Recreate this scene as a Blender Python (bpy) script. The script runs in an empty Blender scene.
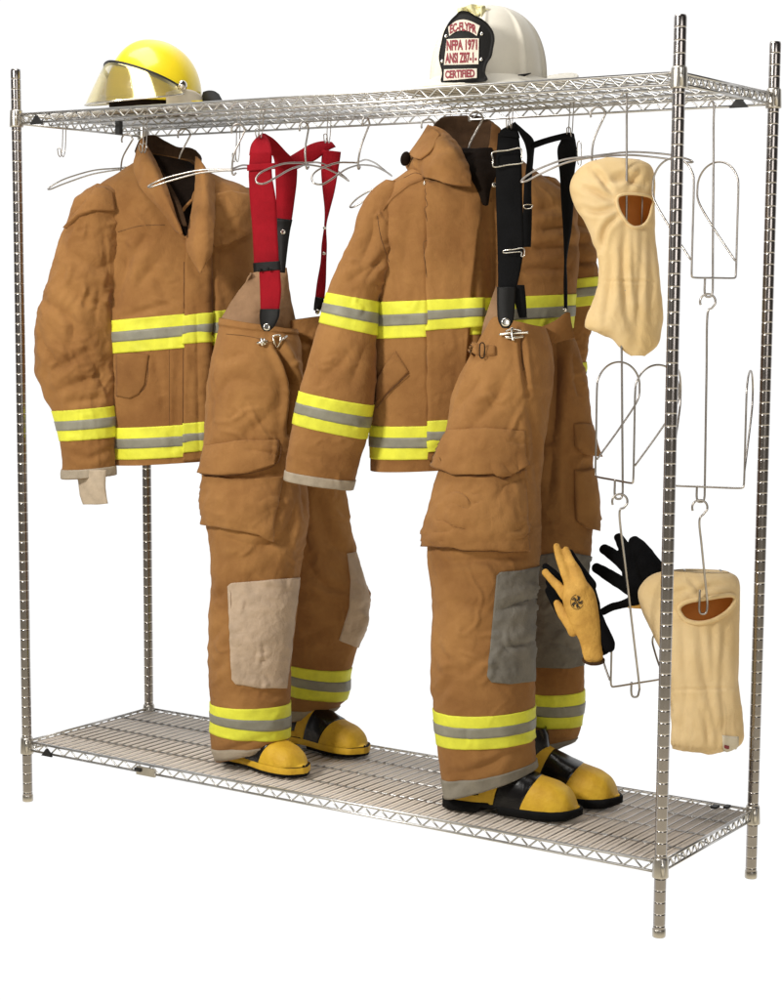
import bpy, bmesh, math, random
import numpy as np
from mathutils import Vector, Matrix
from mathutils.bvhtree import BVHTree

random.seed(7)
rng = np.random.default_rng(7)
scene = bpy.context.scene
COL = scene.collection
PI = math.pi

# ------------------------------------------------------------------ camera
W0, H0 = 782.0, 1000.0
CC = np.array([3.4646, -3.479, 1.3415])
YAW, PITCH, ROLL, FPX, CX, CY = .591, -.1176, .006, 1885.8, 387.63, 510.56
_f = np.array([-math.sin(YAW)*math.cos(PITCH), math.cos(YAW)*math.cos(PITCH), math.sin(PITCH)])
_r = np.array([math.cos(YAW), math.sin(YAW), 0.0]); _u = np.cross(_r, _f)
RR = math.cos(ROLL)*_r + math.sin(ROLL)*_u
UU = -math.sin(ROLL)*_r + math.cos(ROLL)*_u
FF = _f
FH = np.array([FF[0], FF[1], 0.0]); FH /= np.linalg.norm(FH)

def ray(px, py):
    return FF + RR*(px-CX)/FPX - UU*(py-CY)/FPX
def at(px, py, Y):
    d = ray(px, py); return CC + d*((Y-CC[1])/d[1])
def atz(px, py, z):
    d = ray(px, py); return CC + d*((z-CC[2])/d[2])
def atd(px, py, depth):
    return CC + ray(px, py)*depth
def depth_of(P):
    return float((np.asarray(P)-CC) @ FF)
def project(P):
    d = np.asarray(P)-CC; w = d @ FF
    return np.stack([CX + FPX*(d @ RR)/w, CY - FPX*(d @ UU)/w], -1)

cam = bpy.data.cameras.new('camera'); cam_o = bpy.data.objects.new('camera', cam); COL.objects.link(cam_o)
M = Matrix((( RR[0], UU[0], -FF[0], CC[0]), (RR[1], UU[1], -FF[1], CC[1]), (RR[2], UU[2], -FF[2], CC[2]), (0, 0, 0, 1)))
cam_o.matrix_world = M
cam.sensor_fit = 'HORIZONTAL'; cam.sensor_width = 36
cam.lens = FPX/W0*36
cam.shift_x = (W0/2-CX)/W0; cam.shift_y = (CY-H0/2)/W0
cam.clip_start = .05; cam.clip_end = 100
scene.camera = cam_o

# ------------------------------------------------------------------ noise (numpy)
_perm = np.random.default_rng(3).permutation(256); _perm = np.concatenate([_perm, _perm, _perm])
_g = np.random.default_rng(4).normal(size=(256, 3)); _g /= np.linalg.norm(_g, axis=1)[:, None]
def gnoise(P):
    P = np.asarray(P, float); i = np.floor(P).astype(int); f = P-i; w = f*f*f*(f*(f*6-15)+10)
    i &= 255; out = 0
    for a in (0, 1):
        for b in (0, 1):
            for c in (0, 1):
                h = _perm[_perm[_perm[(i[..., 0]+a) & 255]+((i[..., 1]+b) & 255)]+((i[..., 2]+c) & 255)]
                g = _g[h]; d = f-np.array([a, b, c])
                ww = (w[..., 0] if a else 1-w[..., 0])*(w[..., 1] if b else 1-w[..., 1])*(w[..., 2] if c else 1-w[..., 2])
                out = out + ww*(g*d).sum(-1)
    return out
def fbm(P, o=3):
    s = 0; a = 1
    for k in range(o): s = s+a*gnoise(P*(2.03**k)+k*17.3); a *= .5
    return s
def ridge(P):
    return 1-2*np.abs(gnoise(P))*1.6

# ------------------------------------------------------------------ objects
OFF = {}
def thing(name, label, cat, loc, group=None):
    o = bpy.data.objects.new(name, None); COL.objects.link(o)
    o.location = [float(v) for v in loc]; o.empty_display_size = .05
    o['label'] = label; o['category'] = cat
    if group: o['group'] = group
    OFF[o.name] = np.array(loc, float)
    return o
def link(name, me, parent=None):
    o = bpy.data.objects.new(name, me); COL.objects.link(o)
    if parent is not None:
        o.parent = parent
        OFF[o.name] = OFF[parent.name]
    return o
def mesh(name, V, F, mat, parent=None, smooth=True):
    V = np.asarray(V, float).reshape(-1, 3)
    off = OFF[parent.name] if parent is not None else np.zeros(3)
    me = bpy.data.meshes.new(name)
    me.from_pydata([tuple(v) for v in (V-off)], [], [tuple(int(i) for i in f) for f in F])
    if smooth: me.polygons.foreach_set('use_smooth', [True]*len(me.polygons))
    me.materials.append(mat); me.update()
    o = link(name, me, parent)
    if parent is None: OFF[o.name] = np.zeros(3)
    return o
class MB:
    def __init__(s): s.V = []; s.F = []; s.n = 0
    def add(s, V, F):
        V = np.asarray(V, float).reshape(-1, 3)
        s.V.append(V); s.F += [tuple(i+s.n for i in f) for f in F]; s.n += len(V)
    def build(s, name, mat, parent=None, smooth=True):
        return mesh(name, np.concatenate(s.V), s.F, mat, parent, smooth)

def gridF(nv, nu, closed=False, base=0):
    F = []; m = nu if closed else nu-1
    for j in range(nv-1):
        for i in range(m):
            a = base+j*nu+i; b = base+j*nu+(i+1) % nu
            F.append((a, b, b+nu, a+nu))
    return F

def cr(P, n, closed=False):
    """Catmull-Rom resample of points, n samples evenly in length"""
    P = np.asarray(P, float)
    if len(P) == 2:
        t = np.linspace(0, 1, n)[:, None]; return P[0]*(1-t)+P[1]*t
    Q = np.concatenate([[P[-1]], P, P[:2]]) if closed else np.concatenate([[2*P[0]-P[1]], P, [2*P[-1]-P[-2]]])
    out = []; segs = len(Q)-3
    for k in range(segs):
        a, b, c, d = Q[k:k+4]; t = np.linspace(0, 1, 17)[:-1, None]
        out.append(.5*((2*b)+(-a+c)*t+(2*a-5*b+4*c-d)*t*t+(-a+3*b-3*c+d)*t**3))
    out.append(Q[-2][None]); out = np.concatenate(out)
    L = np.concatenate([[0], np.cumsum(np.linalg.norm(np.diff(out, axis=0), axis=1))])
    s = np.linspace(0, L[-1], n+1 if closed else n)
    R = np.stack([np.interp(s, L, out[:, k]) for k in range(out.shape[1])], -1)
    return R[:-1] if closed else R
def lin(P, n):
    P = np.asarray(P, float)
    L = np.concatenate([[0], np.cumsum(np.linalg.norm(np.diff(P[:, :2], axis=0), axis=1))])
    s = np.linspace(0, L[-1], n)
    return np.stack([np.interp(s, L, P[:, k]) for k in range(P.shape[1])], -1)

def norms(G, closed=False):
    if closed: du = np.roll(G, -1, 1)-np.roll(G, 1, 1)
    else: du = np.gradient(G, axis=1)
    dv = np.gradient(G, axis=0)
    N = np.cross(du, dv); L = np.linalg.norm(N, axis=-1, keepdims=True)
    return N/np.maximum(L, 1e-9)

def wire(mb, P, r, closed=False, sides=7, cap=True):
    P = np.asarray(P, float); n = len(P)
    if closed: T = np.roll(P, -1, 0)-np.roll(P, 1, 0)
    else: T = np.gradient(P, axis=0)
    T /= np.maximum(np.linalg.norm(T, axis=1)[:, None], 1e-9)
    a = np.array([0, 0, 1.0]) if abs(T[0][2]) < .9 else np.array([1.0, 0, 0])
    x = np.cross(T[0], a); x /= np.linalg.norm(x); V = []
    th = np.arange(sides)*2*PI/sides
    rr = np.broadcast_to(r, (n,))
    for k in range(n):
        x = x-T[k]*(x @ T[k]); x /= max(np.linalg.norm(x), 1e-9); y = np.cross(T[k], x)
        V.append(P[k]+rr[k]*(np.cos(th)[:, None]*x+np.sin(th)[:, None]*y))
    V = np.concatenate(V); F = gridF(n, sides, True)
    if closed:
        for i in range(sides):
            a0 = (n-1)*sides+i; b0 = (n-1)*sides+(i+1) % sides
            F.append((a0, b0, (i+1) % sides, i))
    elif cap:
        F.append(tuple(range(sides))[::-1]); F.append(tuple((n-1)*sides+i for i in range(sides)))
    mb.add(V, F)
def lathe(mb, c, prof, sides=28):
    th = np.arange(sides)*2*PI/sides; V = []
    for r, z in prof: V.append(np.stack([c[0]+r*np.cos(th), c[1]+r*np.sin(th), np.full(sides, c[2]+z)], -1))
    F = gridF(len(prof), sides, True)
    F.append(tuple(range(sides))[::-1]); F.append(tuple((len(prof)-1)*sides+i for i in range(sides)))
    mb.add(np.concatenate(V), F)
def boxm(mb, c, hx, hy, hz, ax=None):
    ax = np.eye(3) if ax is None else np.asarray(ax)
    V = [np.asarray(c)+sx*hx*ax[0]+sy*hy*ax[1]+sz*hz*ax[2] for sx in (-1, 1) for sy in (-1, 1) for sz in (-1, 1)]
    mb.add(V, [(0, 1, 3, 2), (4, 6, 7, 5), (0, 4, 5, 1), (2, 3, 7, 6), (0, 2, 6, 4), (1, 5, 7, 3)])

def shell(mb, G, th, toward=None):
    """closed thin slab from grid G (nv,nu,3), thickness th behind the surface"""
    N = norms(G)
    if toward is None: toward = CC
    s = np.sign(((toward-G)*N).sum(-1).mean()) or 1
    N = N*s; nv, nu = G.shape[:2]
    B = G-N*th
    n = nv*nu; V = np.concatenate([G.reshape(-1, 3), B.reshape(-1, 3)])
    F = gridF(nv, nu); F2 = [tuple(i+n for i in f[::-1]) for f in F]
    ring = [i for i in range(nu)]+[j*nu+nu-1 for j in range(1, nv)]+[(nv-1)*nu+i for i in range(nu-2, -1, -1)]+[j*nu for j in range(nv-2, 0, -1)]
    S = [(ring[k], ring[k]+n, ring[(k+1) % len(ring)]+n, ring[(k+1) % len(ring)]) for k in range(len(ring))]
    mb.add(V, F+F2+S)

def surf(rows, nv, nu):
    """rows: list of rows of (px,py,Y) with equal counts; smooth interpolated grid in the world"""
    A = np.array([[at(*p) for p in r] for r in rows])
    A = np.stack([cr(r, nu) for r in A]); A = np.stack([cr(A[:, i], nv) for i in range(nu)], 1)
    return A
def sheet(name, rows, mat, parent, nv=30, nu=20, th=.004, amp=0.0, scale=18, seed=0):
    G = surf(rows, nv, nu)
    if amp:
        G = G+norms(G)*(fbm(G*scale+seed, 3)*amp)[..., None]
    mb = MB(); shell(mb, G, th); return mb.build(name, mat, parent)

# ------------------------------------------------------------------ cloth tubes
class Tube:
    """a tube of cloth: sections (xl,yl,xr,yr,Y,k) give its width and place, k its depth to width ratio"""
    def __init__(s, secs, nu=200, nv=None, amp=.006, scale=9, stretch=(1, 1, 1), seed=0, folds=(), fold_amp=.004, fold_scale=(14, 14, 8), sq=1.0, foldmask=None, soft=False, creases=0, crmin=None):
        S = np.array([x if len(x) == 6 else tuple(x)+(.8,) for x in secs], float)
        rows = (S[:, 1]+S[:, 3])/2
        if nv is None: nv = int(abs(rows[-1]-rows[0])/1.6)+6
        S2 = cr_idx(S, nv)
        xl, yl, xr, yr, Y, k = S2.T
        s.rows = (yl+yr)/2
        th = np.linspace(0, 2*PI, nu, endpoint=False)
        ca = np.sign(np.cos(th))*np.abs(np.cos(th))**sq; sa = np.sign(np.sin(th))*np.abs(np.sin(th))**sq
        G = np.zeros((nv, nu, 3))
        for j in range(nv):
            c = at((xl[j]+xr[j])/2, (yl[j]+yr[j])/2, Y[j]); d = depth_of(c)
            h = (atd(xr[j], yr[j], d)-atd(xl[j], yl[j], d))/2
            dv = FH*np.linalg.norm(h)*k[j]
            G[j] = c-ca[:, None]*h-sa[:, None]*dv
        s.base = G; s.nu, s.nv = nu, nv
        N = norms(G, True)
        c = G.mean(1, keepdims=True)
        if ((G-c)*N).sum(-1).mean() < 0: N = -N
        q = G*np.array(stretch)
        w = np.stack([gnoise(q*6+seed+9), gnoise(q*6+seed+31), gnoise(q*6+seed+57)], -1)*.55
        D = amp*fbm(q*scale+seed, 3)
        fq = G*np.array(fold_scale)+w*1.3+seed*1.7
        D = D+fold_amp*.62*(ridge(fq)-.25)+fold_amp*.42*(ridge(fq*1.9+5+w)-.3)+fold_amp*.20*(ridge(fq*4.1+11+w*1.5)-.3)
        if foldmask is not None:
            D = D*np.interp(s.rows, [m[0] for m in foldmask], [m[1] for m in foldmask])[:, None]
        folds = list(folds)
        cr_r = np.random.default_rng(int(seed*13+5))
        for _ in range(creases):
            j = int(cr_r.uniform(.08, .95)*(nv-1)); xa, xb_ = S2[j, 0], S2[j, 2]; w_ = xb_-xa
            x = xa+w_*cr_r.uniform(.08, .92); y = s.rows[j]; an = cr_r.choice([.35, -.55, 1.2, -1.1, 0])+cr_r.normal()*.3; Ln = cr_r.uniform(.10, .28)*min(w_, 110); pl = [(x, y)]
            for q_ in range(int(cr_r.integers(1, 3))+1):
                x += math.cos(an)*Ln*.6; y += math.sin(an)*Ln*.6; an += cr_r.normal()*.7; pl.append((x, y))
            dm = 1 if foldmask is None else float(np.interp(pl[0][1], [m[0] for m in foldmask], [m[1] for m in foldmask]))
            folds.append((pl, -cr_r.uniform(.0022, .0046)*min(dm, 1.1), cr_r.uniform(1.6, 3.0)))
        if folds:
            pp = project(G)
            front = (np.arange(nu) <= nu//2)[None, :]
            for f in folds:
                pts, dep, wd = f[0], f[1], f[2]
                d = np.full(pp.shape[:2], 1e9); tp = np.zeros(pp.shape[:2])
                pts = cr(np.array(pts, float), 24) if len(pts) > 2 else lin(np.array(pts, float), 12)
                for q_, (a, b) in enumerate(zip(pts[:-1], pts[1:])):
                    ab = b-a; t = np.clip(((pp-a) @ ab)/(ab @ ab+1e-9), 0, 1)
                    dd = np.linalg.norm(pp-a-t[..., None]*ab, axis=-1); m_ = dd < d
                    d = np.where(m_, dd, d); tp = np.where(m_, (q_+t)/(len(pts)-1), tp)
                core = np.exp(-(d/wd)**2) if soft else .55*np.exp(-(d/wd)**2)+.45*np.exp(-d/(wd*.55))
                e = (core-.40*np.exp(-((d-2.0*wd)/(1.1*wd))**2))*np.sin(PI*np.clip(tp, .04, .96))**.5
                D = D-np.where(front, e*dep, 0)
        s.G = G+N*D[..., None]
        s.N = norms(s.G, True)
        if ((s.G-c)*s.N).sum(-1).mean() < 0: s.N = -s.N
    def add(s, mb, cap_top=False, cap_bot=False, skip=None, hole=None):
        F = gridF(s.nv, s.nu, True)
        if hole is not None:
            ins = in_poly(project(s.G).reshape(-1, 2), cr(np.array(hole, float), 80, True)); nu = s.nu
            F = [f for f in F if not (all((i % nu) <= nu//2 for i in f) and all(ins[i] for i in f))]
        if skip is not None: F = [f for f in F if not skip(f)]
        V = s.G.reshape(-1, 3)
        if cap_top: F.append(tuple(range(s.nu)))
        if cap_bot: F.append(tuple((s.nv-1)*s.nu+i for i in range(s.nu)))
        mb.add(V, F)
    def inner(s, mb, r0, r1, inset=.006):
        """inside face of an open end between rows r0 and r1"""
        j0, j1 = s.row(r0), s.row(r1)
        mb.add((s.G[j0:j1+1]-s.N[j0:j1+1]*inset).reshape(-1, 3), gridF(j1-j0+1, s.nu, True))
    def row(s, r):
        return int(np.argmin(np.abs(s.rows-r)))
    def sample(s, r):
        j = np.interp(r, s.rows, np.arange(s.nv)); a = int(min(j, s.nv-2)); t = j-a
        return s.G[a]*(1-t)+s.G[a+1]*t, s.N[a]*(1-t)+s.N[a+1]*t
    def band(s, mb, r0, r1, off, n=None, rim=.003):
        n = n or max(4, int((r1-r0)/1.5)); out = []
        for k, r in enumerate(np.linspace(r0, r1, n)):
            g, nn = s.sample(r)
            if k == 0: out.append(g-nn*rim)
            out.append(g+nn*off)
            if k == n-1: out.append(g-nn*rim)
        G = np.array(out); mb.add(G.reshape(-1, 3), gridF(len(G), s.nu, True))
    def bvh_add(s, acc):
        n = sum(len(v) for v in acc[0]); acc[0].append(s.G.reshape(-1, 3))
        acc[1] += [tuple(i+n for i in f) for f in gridF(s.nv, s.nu, True)]
def in_poly(p, O):
    x, y = p[:, 0][:, None], p[:, 1][:, None]; x1, y1 = O[:, 0][None], O[:, 1][None]; x2, y2 = np.roll(O[:, 0], -1)[None], np.roll(O[:, 1], -1)[None]
    return (((y1 > y) != (y2 > y)) & (x < (x2-x1)*(y-y1)/(y2-y1+1e-12)+x1)).sum(1) % 2 == 1
def cr_idx(S, nv):
    """smooth (monotone-ish) interpolation of section rows, evenly in image row"""
    rows = (S[:, 1]+S[:, 3])/2
    t = np.concatenate([[0], np.cumsum(np.maximum(np.abs(np.diff(rows)), .5*np.abs(np.diff((S[:, 2]-S[:, 0])/2))))])
    x = np.linspace(0, t[-1], nv); out = np.zeros((nv, S.shape[1]))
    for c in range(S.shape[1]):
        y = S[:, c]; h = np.diff(t); d = np.diff(y)/h; m = np.zeros(len(y))
        m[0], m[-1] = d[0], d[-1]
        for i in range(1, len(y)-1):
            m[i] = 0 if d[i-1]*d[i] <= 0 else 2*d[i-1]*d[i]/(d[i-1]+d[i])*.5+.25*(d[i-1]+d[i])
        k = np.clip(np.searchsorted(t, x, 'right')-1, 0, len(h)-1); u = (x-t[k])/h[k]
        out[:, c] = (2*u**3-3*u**2+1)*y[k]+(u**3-2*u**2+u)*h[k]*m[k]+(-2*u**3+3*u**2)*y[k+1]+(u**3-u**2)*h[k]*m[k+1]
    return out
class Cloth:
    def __init__(s, *tubes):
        acc = [[], []]
        for t in tubes: t.bvh_add(acc)
        s.b = BVHTree.FromPolygons([tuple(v) for v in np.concatenate(acc[0])], acc[1])
    def hit(s, px, py):
        d = Vector(ray(px, py)).normalized(); h, n, i, dist = s.b.ray_cast(Vector(CC), d)
        if h is None:
            h, n, i, dist = s.b.find_nearest(Vector(CC)+d*s.last)
        else: s.last = dist
        n = np.array(n); h = np.array(h)
        if n @ (CC-h) < 0: n = -n
        return h, n
    last = 4.2
    def seam(s, pts, parent, r=.0008, lift=.0002, mt='thread', name='seam'):
        P = cr(np.array(pts, float), max(12, int(sum(math.dist(a, b) for a, b in zip(pts[:-1], pts[1:]))/2.5)))
        Q = []
        for p in P:
            h, n = s.hit(*p); Q.append(h+n*lift)
        m = MB(); wire(m, Q, r, sides=6); return m.build(name, MT[mt], parent)
    def patch(s, name, top, bot, mat, parent, off=.004, bulge=0.0, ny=None, nx=None, rim=.004, smoothN=True, off2=None, amp=0, seed=0, mid=None):
        """a piece of cloth sewn on: edges as outlines on the surface, laid on it at off, puffed by bulge"""
        top = np.array(top, float); bot = np.array(bot, float)
        wpx = max(np.ptp(top[:, 0]), np.ptp(bot[:, 0]), 4); hpx = max(abs(np.mean(bot[:, 1])-np.mean(top[:, 1])), 4)
        nx = nx or int(np.clip(wpx/1.6, 6, 90)); ny = ny or int(np.clip(hpx/1.6, 6, 90))
        T = lin(top, nx); B = lin(bot, nx)
        H = np.zeros((ny, nx, 3)); Nn = np.zeros((ny, nx, 3))
        for j in range(ny):
            v = j/(ny-1)
            for i in range(nx):
                p = T[i]*(1-v)+B[i]*v
                H[j, i], Nn[j, i] = s.hit(*p)
        if smoothN:
            for _ in range(4):
                P = np.pad(Nn, ((1, 1), (1, 1), (0, 0)), 'edge')
                Nn = (P[1:-1, 1:-1]*2+P[:-2, 1:-1]+P[2:, 1:-1]+P[1:-1, :-2]+P[1:-1, 2:])
                Nn /= np.linalg.norm(Nn, axis=-1, keepdims=True)
        vv, uu = np.meshgrid(np.linspace(0, 1, ny), np.linspace(0, 1, nx), indexing='ij')
        o = (off if off2 is None else off+(off2-off)*vv)+bulge*(np.sin(PI*uu)**.6)*(np.sin(PI*vv*.9+.1*PI)**.7 if bulge else 0)
        if amp: o = o+amp*fbm(H*22+seed, 3)+amp*.6*(ridge(H*30+seed)-.3)
        G = H+Nn*o[..., None]
        P = np.zeros((ny+2, nx+2, 3)); P[1:-1, 1:-1] = G
        L = H-Nn*rim
        P[0, 1:-1] = L[0]; P[-1, 1:-1] = L[-1]; P[1:-1, 0] = L[:, 0]; P[1:-1, -1] = L[:, -1]
        P[0, 0] = L[0, 0]; P[0, -1] = L[0, -1]; P[-1, 0] = L[-1, 0]; P[-1, -1] = L[-1, -1]
        return mesh(name, P.reshape(-1, 3), gridF(ny+2, nx+2), mat, parent)

# ------------------------------------------------------------------ materials
def srgb(r, g, b):
    return tuple((c/255/12.92 if c/255 <= .04045 else ((c/255+.055)/1.055)**2.4) for c in (r, g, b))+(1,)
def mat(name, col, rough=.8, metal=0.0, var=0.0, vscale=6, col2=None, bump=0.0, bscale=300, bump2=0.0, b2scale=40, sheen=0.0, spec=.5, coat=0.0, weave=0.0, alpha=None, crumple=0.0, cscale=7, wear=0.0, transl=0.0):
    m = bpy.data.materials.new(name); m.use_nodes = True; nt = m.node_tree; N = nt.nodes; L = nt.links
    b = N['Principled BSDF']
    b.inputs['Base Color'].default_value = col; b.inputs['Roughness'].default_value = rough; b.inputs['Metallic'].default_value = metal
    b.inputs['Specular IOR Level'].default_value = spec; b.inputs['Coat Weight'].default_value = coat
    b.inputs['Sheen Weight'].default_value = sheen
    tc = N.new('ShaderNodeTexCoord')
    if var or col2:
        n1 = N.new('ShaderNodeTexNoise'); n1.inputs['Scale'].default_value = vscale; n1.inputs['Detail'].default_value = 6; n1.inputs['Roughness'].default_value = .62
        L.new(tc.outputs['Object'], n1.inputs['Vector'])
        rp = N.new('ShaderNodeValToRGB'); rp.color_ramp.elements[0].position = .34; rp.color_ramp.elements[1].position = .66
        c2 = col2 or tuple(c*(1-var) for c in col[:3])+(1,)
        c1 = col if col2 else tuple(min(1, c*(1+var)) for c in col[:3])+(1,)
        rp.color_ramp.elements[0].color = c2; rp.color_ramp.elements[1].color = c1
        L.new(n1.outputs['Fac'], rp.inputs['Fac']); L.new(rp.outputs['Color'], b.inputs['Base Color'])
    last = None
    def bumpn(sock, strength, dist):
        nonlocal last
        bp = N.new('ShaderNodeBump'); bp.inputs['Strength'].default_value = strength; bp.inputs['Distance'].default_value = dist
        L.new(sock, bp.inputs['Height'])
        if last: L.new(last, bp.inputs['Normal'])
        last = bp.outputs['Normal']
    if crumple:
        n4 = N.new('ShaderNodeTexNoise'); n4.noise_type = 'RIDGED_MULTIFRACTAL'; n4.inputs['Scale'].default_value = cscale; n4.inputs['Detail'].default_value = 3; n4.inputs['Distortion'].default_value = .5
        mp = N.new('ShaderNodeMapping'); mp.inputs['Scale'].default_value = (1.15, 1.15, .75); L.new(tc.outputs['Object'], mp.inputs['Vector']); L.new(mp.outputs['Vector'], n4.inputs['Vector'])
        bumpn(n4.outputs['Fac'], crumple, .016)
        if wear:
            mr = N.new('ShaderNodeMapRange'); mr.inputs['From Min'].default_value = .75; mr.inputs['From Max'].default_value = 1.7; mr.inputs['To Max'].default_value = wear; L.new(n4.outputs['Fac'], mr.inputs['Value'])
            mm = N.new('ShaderNodeMix'); mm.data_type = 'RGBA'; L.new(mr.outputs['Result'], mm.inputs['Factor']); L.new(rp.outputs['Color'], mm.inputs[6]); mm.inputs[7].default_value = (.56, .32, .125, 1); L.new(mm.outputs[2], b.inputs['Base Color'])
    if bump2:
        n3 = N.new('ShaderNodeTexNoise'); n3.inputs['Scale'].default_value = b2scale; n3.inputs['Detail'].default_value = 4; n3.inputs['Distortion'].default_value = .8
        L.new(tc.outputs['Object'], n3.inputs['Vector']); bumpn(n3.outputs['Fac'], bump2, .01)
    if bump:
        n2 = N.new('ShaderNodeTexNoise'); n2.inputs['Scale'].default_value = bscale; n2.inputs['Detail'].default_value = 2
        L.new(tc.outputs['Object'], n2.inputs['Vector']); bumpn(n2.outputs['Fac'], bump, .002)
    if weave:
        for ax in ('X', 'Z'):
            wv = N.new('ShaderNodeTexWave'); wv.bands_direction = ax; wv.inputs['Scale'].default_value = 130
            L.new(tc.outputs['Object'], wv.inputs['Vector']); bumpn(wv.outputs['Fac'], weave, .0006)
    if last: L.new(last, b.inputs['Normal'])
    if transl:
        t = N.new('ShaderNodeBsdfTranslucent'); t.inputs['Color'].default_value = col; mx = N.new('ShaderNodeMixShader'); mx.inputs[0].default_value = transl
        L.new(b.outputs[0], mx.inputs[1]); L.new(t.outputs[0], mx.inputs[2]); L.new(mx.outputs[0], N['Material Output'].inputs['Surface'])
    if alpha is not None:
        t = N.new('ShaderNodeBsdfTransparent'); mx = N.new('ShaderNodeMixShader'); mx.inputs[0].default_value = alpha
        L.new(t.outputs[0], mx.inputs[1]); L.new(b.outputs[0], mx.inputs[2]); L.new(mx.outputs[0], N['Material Output'].inputs['Surface'])
    return m

MT = {}
MT['duck'] = mat('tan_duck_cloth', (.352, .176, .059, 1), .92, col2=(.232, .105, .034, 1), vscale=5.5, bump=.25, bscale=420, bump2=.30, b2scale=30, sheen=.06, spec=.12, weave=.12, crumple=.55, cscale=7.5, wear=.35)
MT['duckdark'] = mat('tan_duck_worn_dark', (.30, .146, .048, 1), .92, col2=(.205, .092, .030, 1), vscale=7, bump=.25, bscale=420, bump2=.30, b2scale=36, sheen=.06, spec=.12, weave=.12, crumple=.75, cscale=9, wear=.25)  # darker copy of the duck cloth; stands for shade on one collar half
MT['thread'] = mat('dark_seam_thread', (.12, .052, .018, 1), .9, var=.3, vscale=60)
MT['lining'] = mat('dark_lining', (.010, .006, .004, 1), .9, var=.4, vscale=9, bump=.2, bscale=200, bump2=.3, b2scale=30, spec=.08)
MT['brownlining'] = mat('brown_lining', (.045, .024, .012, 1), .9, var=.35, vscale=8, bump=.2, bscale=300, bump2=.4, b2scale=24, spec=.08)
MT['palelining'] = mat('pale_lining', (.30, .18, .10, 1), .9, var=.2, vscale=9, bump=.2, bscale=300, bump2=.5, b2scale=24, spec=.1)
MT['lime'] = mat('lime_trim', (.71, .715, .055, 1), .62, var=.13, vscale=16, bump=.12, bscale=500, bump2=.1, b2scale=50, spec=.3)
MT['silver'] = mat('silver_trim', (.235, .225, .175, 1), .5, var=.16, vscale=20, bump=.15, bscale=700, spec=.4)
MT['knee'] = mat('pale_knee_leather', (.46, .345, .245, 1), .85, var=.12, vscale=16, bump=.25, bscale=260, bump2=.35, b2scale=46)
MT['kneegrey'] = mat('grey_knee_leather', (.16, .145, .12, 1), .85, var=.2, vscale=12, bump=.25, bscale=260, bump2=.35, b2scale=40)
MT['cuff'] = mat('grey_cuff_knit', (.36, .30, .225, 1), .9, var=.15, vscale=30, bump=.4, bscale=240)
MT['cuffgrey'] = mat('grey_cuff_leather', (.24, .215, .17, 1), .85, var=.15, vscale=25, bump=.3, bscale=260)
MT['tab'] = mat('pale_wrist_webbing', (.46, .37, .27, 1), .9, var=.1, vscale=40, bump=.4, bscale=300)
MT['red'] = mat('red_webbing', (.27, .005, .012, 1), .78, var=.12, vscale=20, bump=.3, bscale=500, weave=.3, spec=.12)
MT['black'] = mat('black_webbing', (.0045, .0045, .005, 1), .8, var=.2, vscale=20, bump=.3, bscale=500, weave=.3, spec=.10)
MT['leather'] = mat('black_leather', (.005, .0045, .004, 1), .55, var=.2, vscale=20, bump=.15, bscale=300, spec=.18)
MT['chrome'] = mat('chrome_wire', (.54, .53, .515, 1), .34, 1.0, var=.12, vscale=30)
MT['darkwire'] = mat('dull_steel_wire', (.42, .39, .36, 1), .34, 1.0, var=.15, vscale=30)
MT['post'] = mat('chrome_post', (.35, .325, .31, 1), .24, 1.0, var=.10, vscale=14)
MT['groove'] = mat('bright_groove', (.66, .63, .58, 1), .35, 1.0)
MT['collar'] = mat('steel_collar', (.52, .49, .44, 1), .36, 1.0, var=.1, vscale=30)
MT['brass'] = mat('bright_steel_clasp', (.78, .74, .66, 1), .22, 1.0, var=.1, vscale=60)
MT['blackplastic'] = mat('black_plastic', (.005, .005, .005, 1), .6, var=.2, vscale=30)
MT['mat'] = mat('beige_carpet_stand_in', (.70, .615, .52, 1), .7, var=.08, vscale=5, bump=.1, bscale=200)  # colour of the carpet showing through the lower shelf wires
MT['yellowshell'] = mat('yellow_helmet_shell', (.86, .66, .02, 1), .28, var=.04, vscale=10, bump=.03, bscale=40, coat=.4)
MT['whiteshell'] = mat('white_helmet_shell', (.72, .68, .58, 1), .42, var=.06, vscale=8, bump=.03, bscale=40, coat=.0, spec=.22)
MT['visor'] = mat('gold_tinted_visor', (.88, .78, .42, 1), .10, .8, var=.05, vscale=4, alpha=.42)
MT['bootyellow'] = mat('yellow_boot_leather', (.76, .47, .025, 1), .62, var=.0, col2=(.60, .33, .014, 1), vscale=18, bump=.3, bscale=220, bump2=.2, b2scale=60)
MT['rubber'] = mat('black_boot_rubber', (.006, .005, .005, 1), .25, var=.2, vscale=20, bump=.06, bscale=90, bump2=.12, b2scale=30)
MT['sole'] = mat('black_sole_rubber', (.006, .006, .006, 1), .75, var=.3, vscale=30, bump=.3, bscale=150, spec=.15)
MT['hood'] = mat('cream_knit_hood', (.88, .68, .38, 1), .92, transl=.18, col2=(.80, .585, .28, 1), vscale=7, bump=.35, bscale=520, bump2=.25, b2scale=26, sheen=.2, spec=.15)
MT['hoodlining'] = mat('orange_hood_lining', (.72, .34, .10, 1), .95, transl=.45, col2=(.62, .28, .08, 1), vscale=9, bump=.3, bscale=400)
MT['glove'] = mat('tan_glove_leather', (.66, .37, .07, 1), .75, col2=(.46, .235, .035, 1), vscale=22, bump=.3, bscale=300, bump2=.3, b2scale=70)
MT['blackknit'] = mat('black_glove_knit', (.004, .004, .0045, 1), .9, var=.3, vscale=30, bump=.4, bscale=420, spec=.08)
MT['badgewhite'] = mat('badge_cream_panel', (.72, .64, .54, 1), .6, var=.06, vscale=60)
MT['badgered'] = mat('badge_red_letters', (.22, .010, .022, 1), .6)
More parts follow.
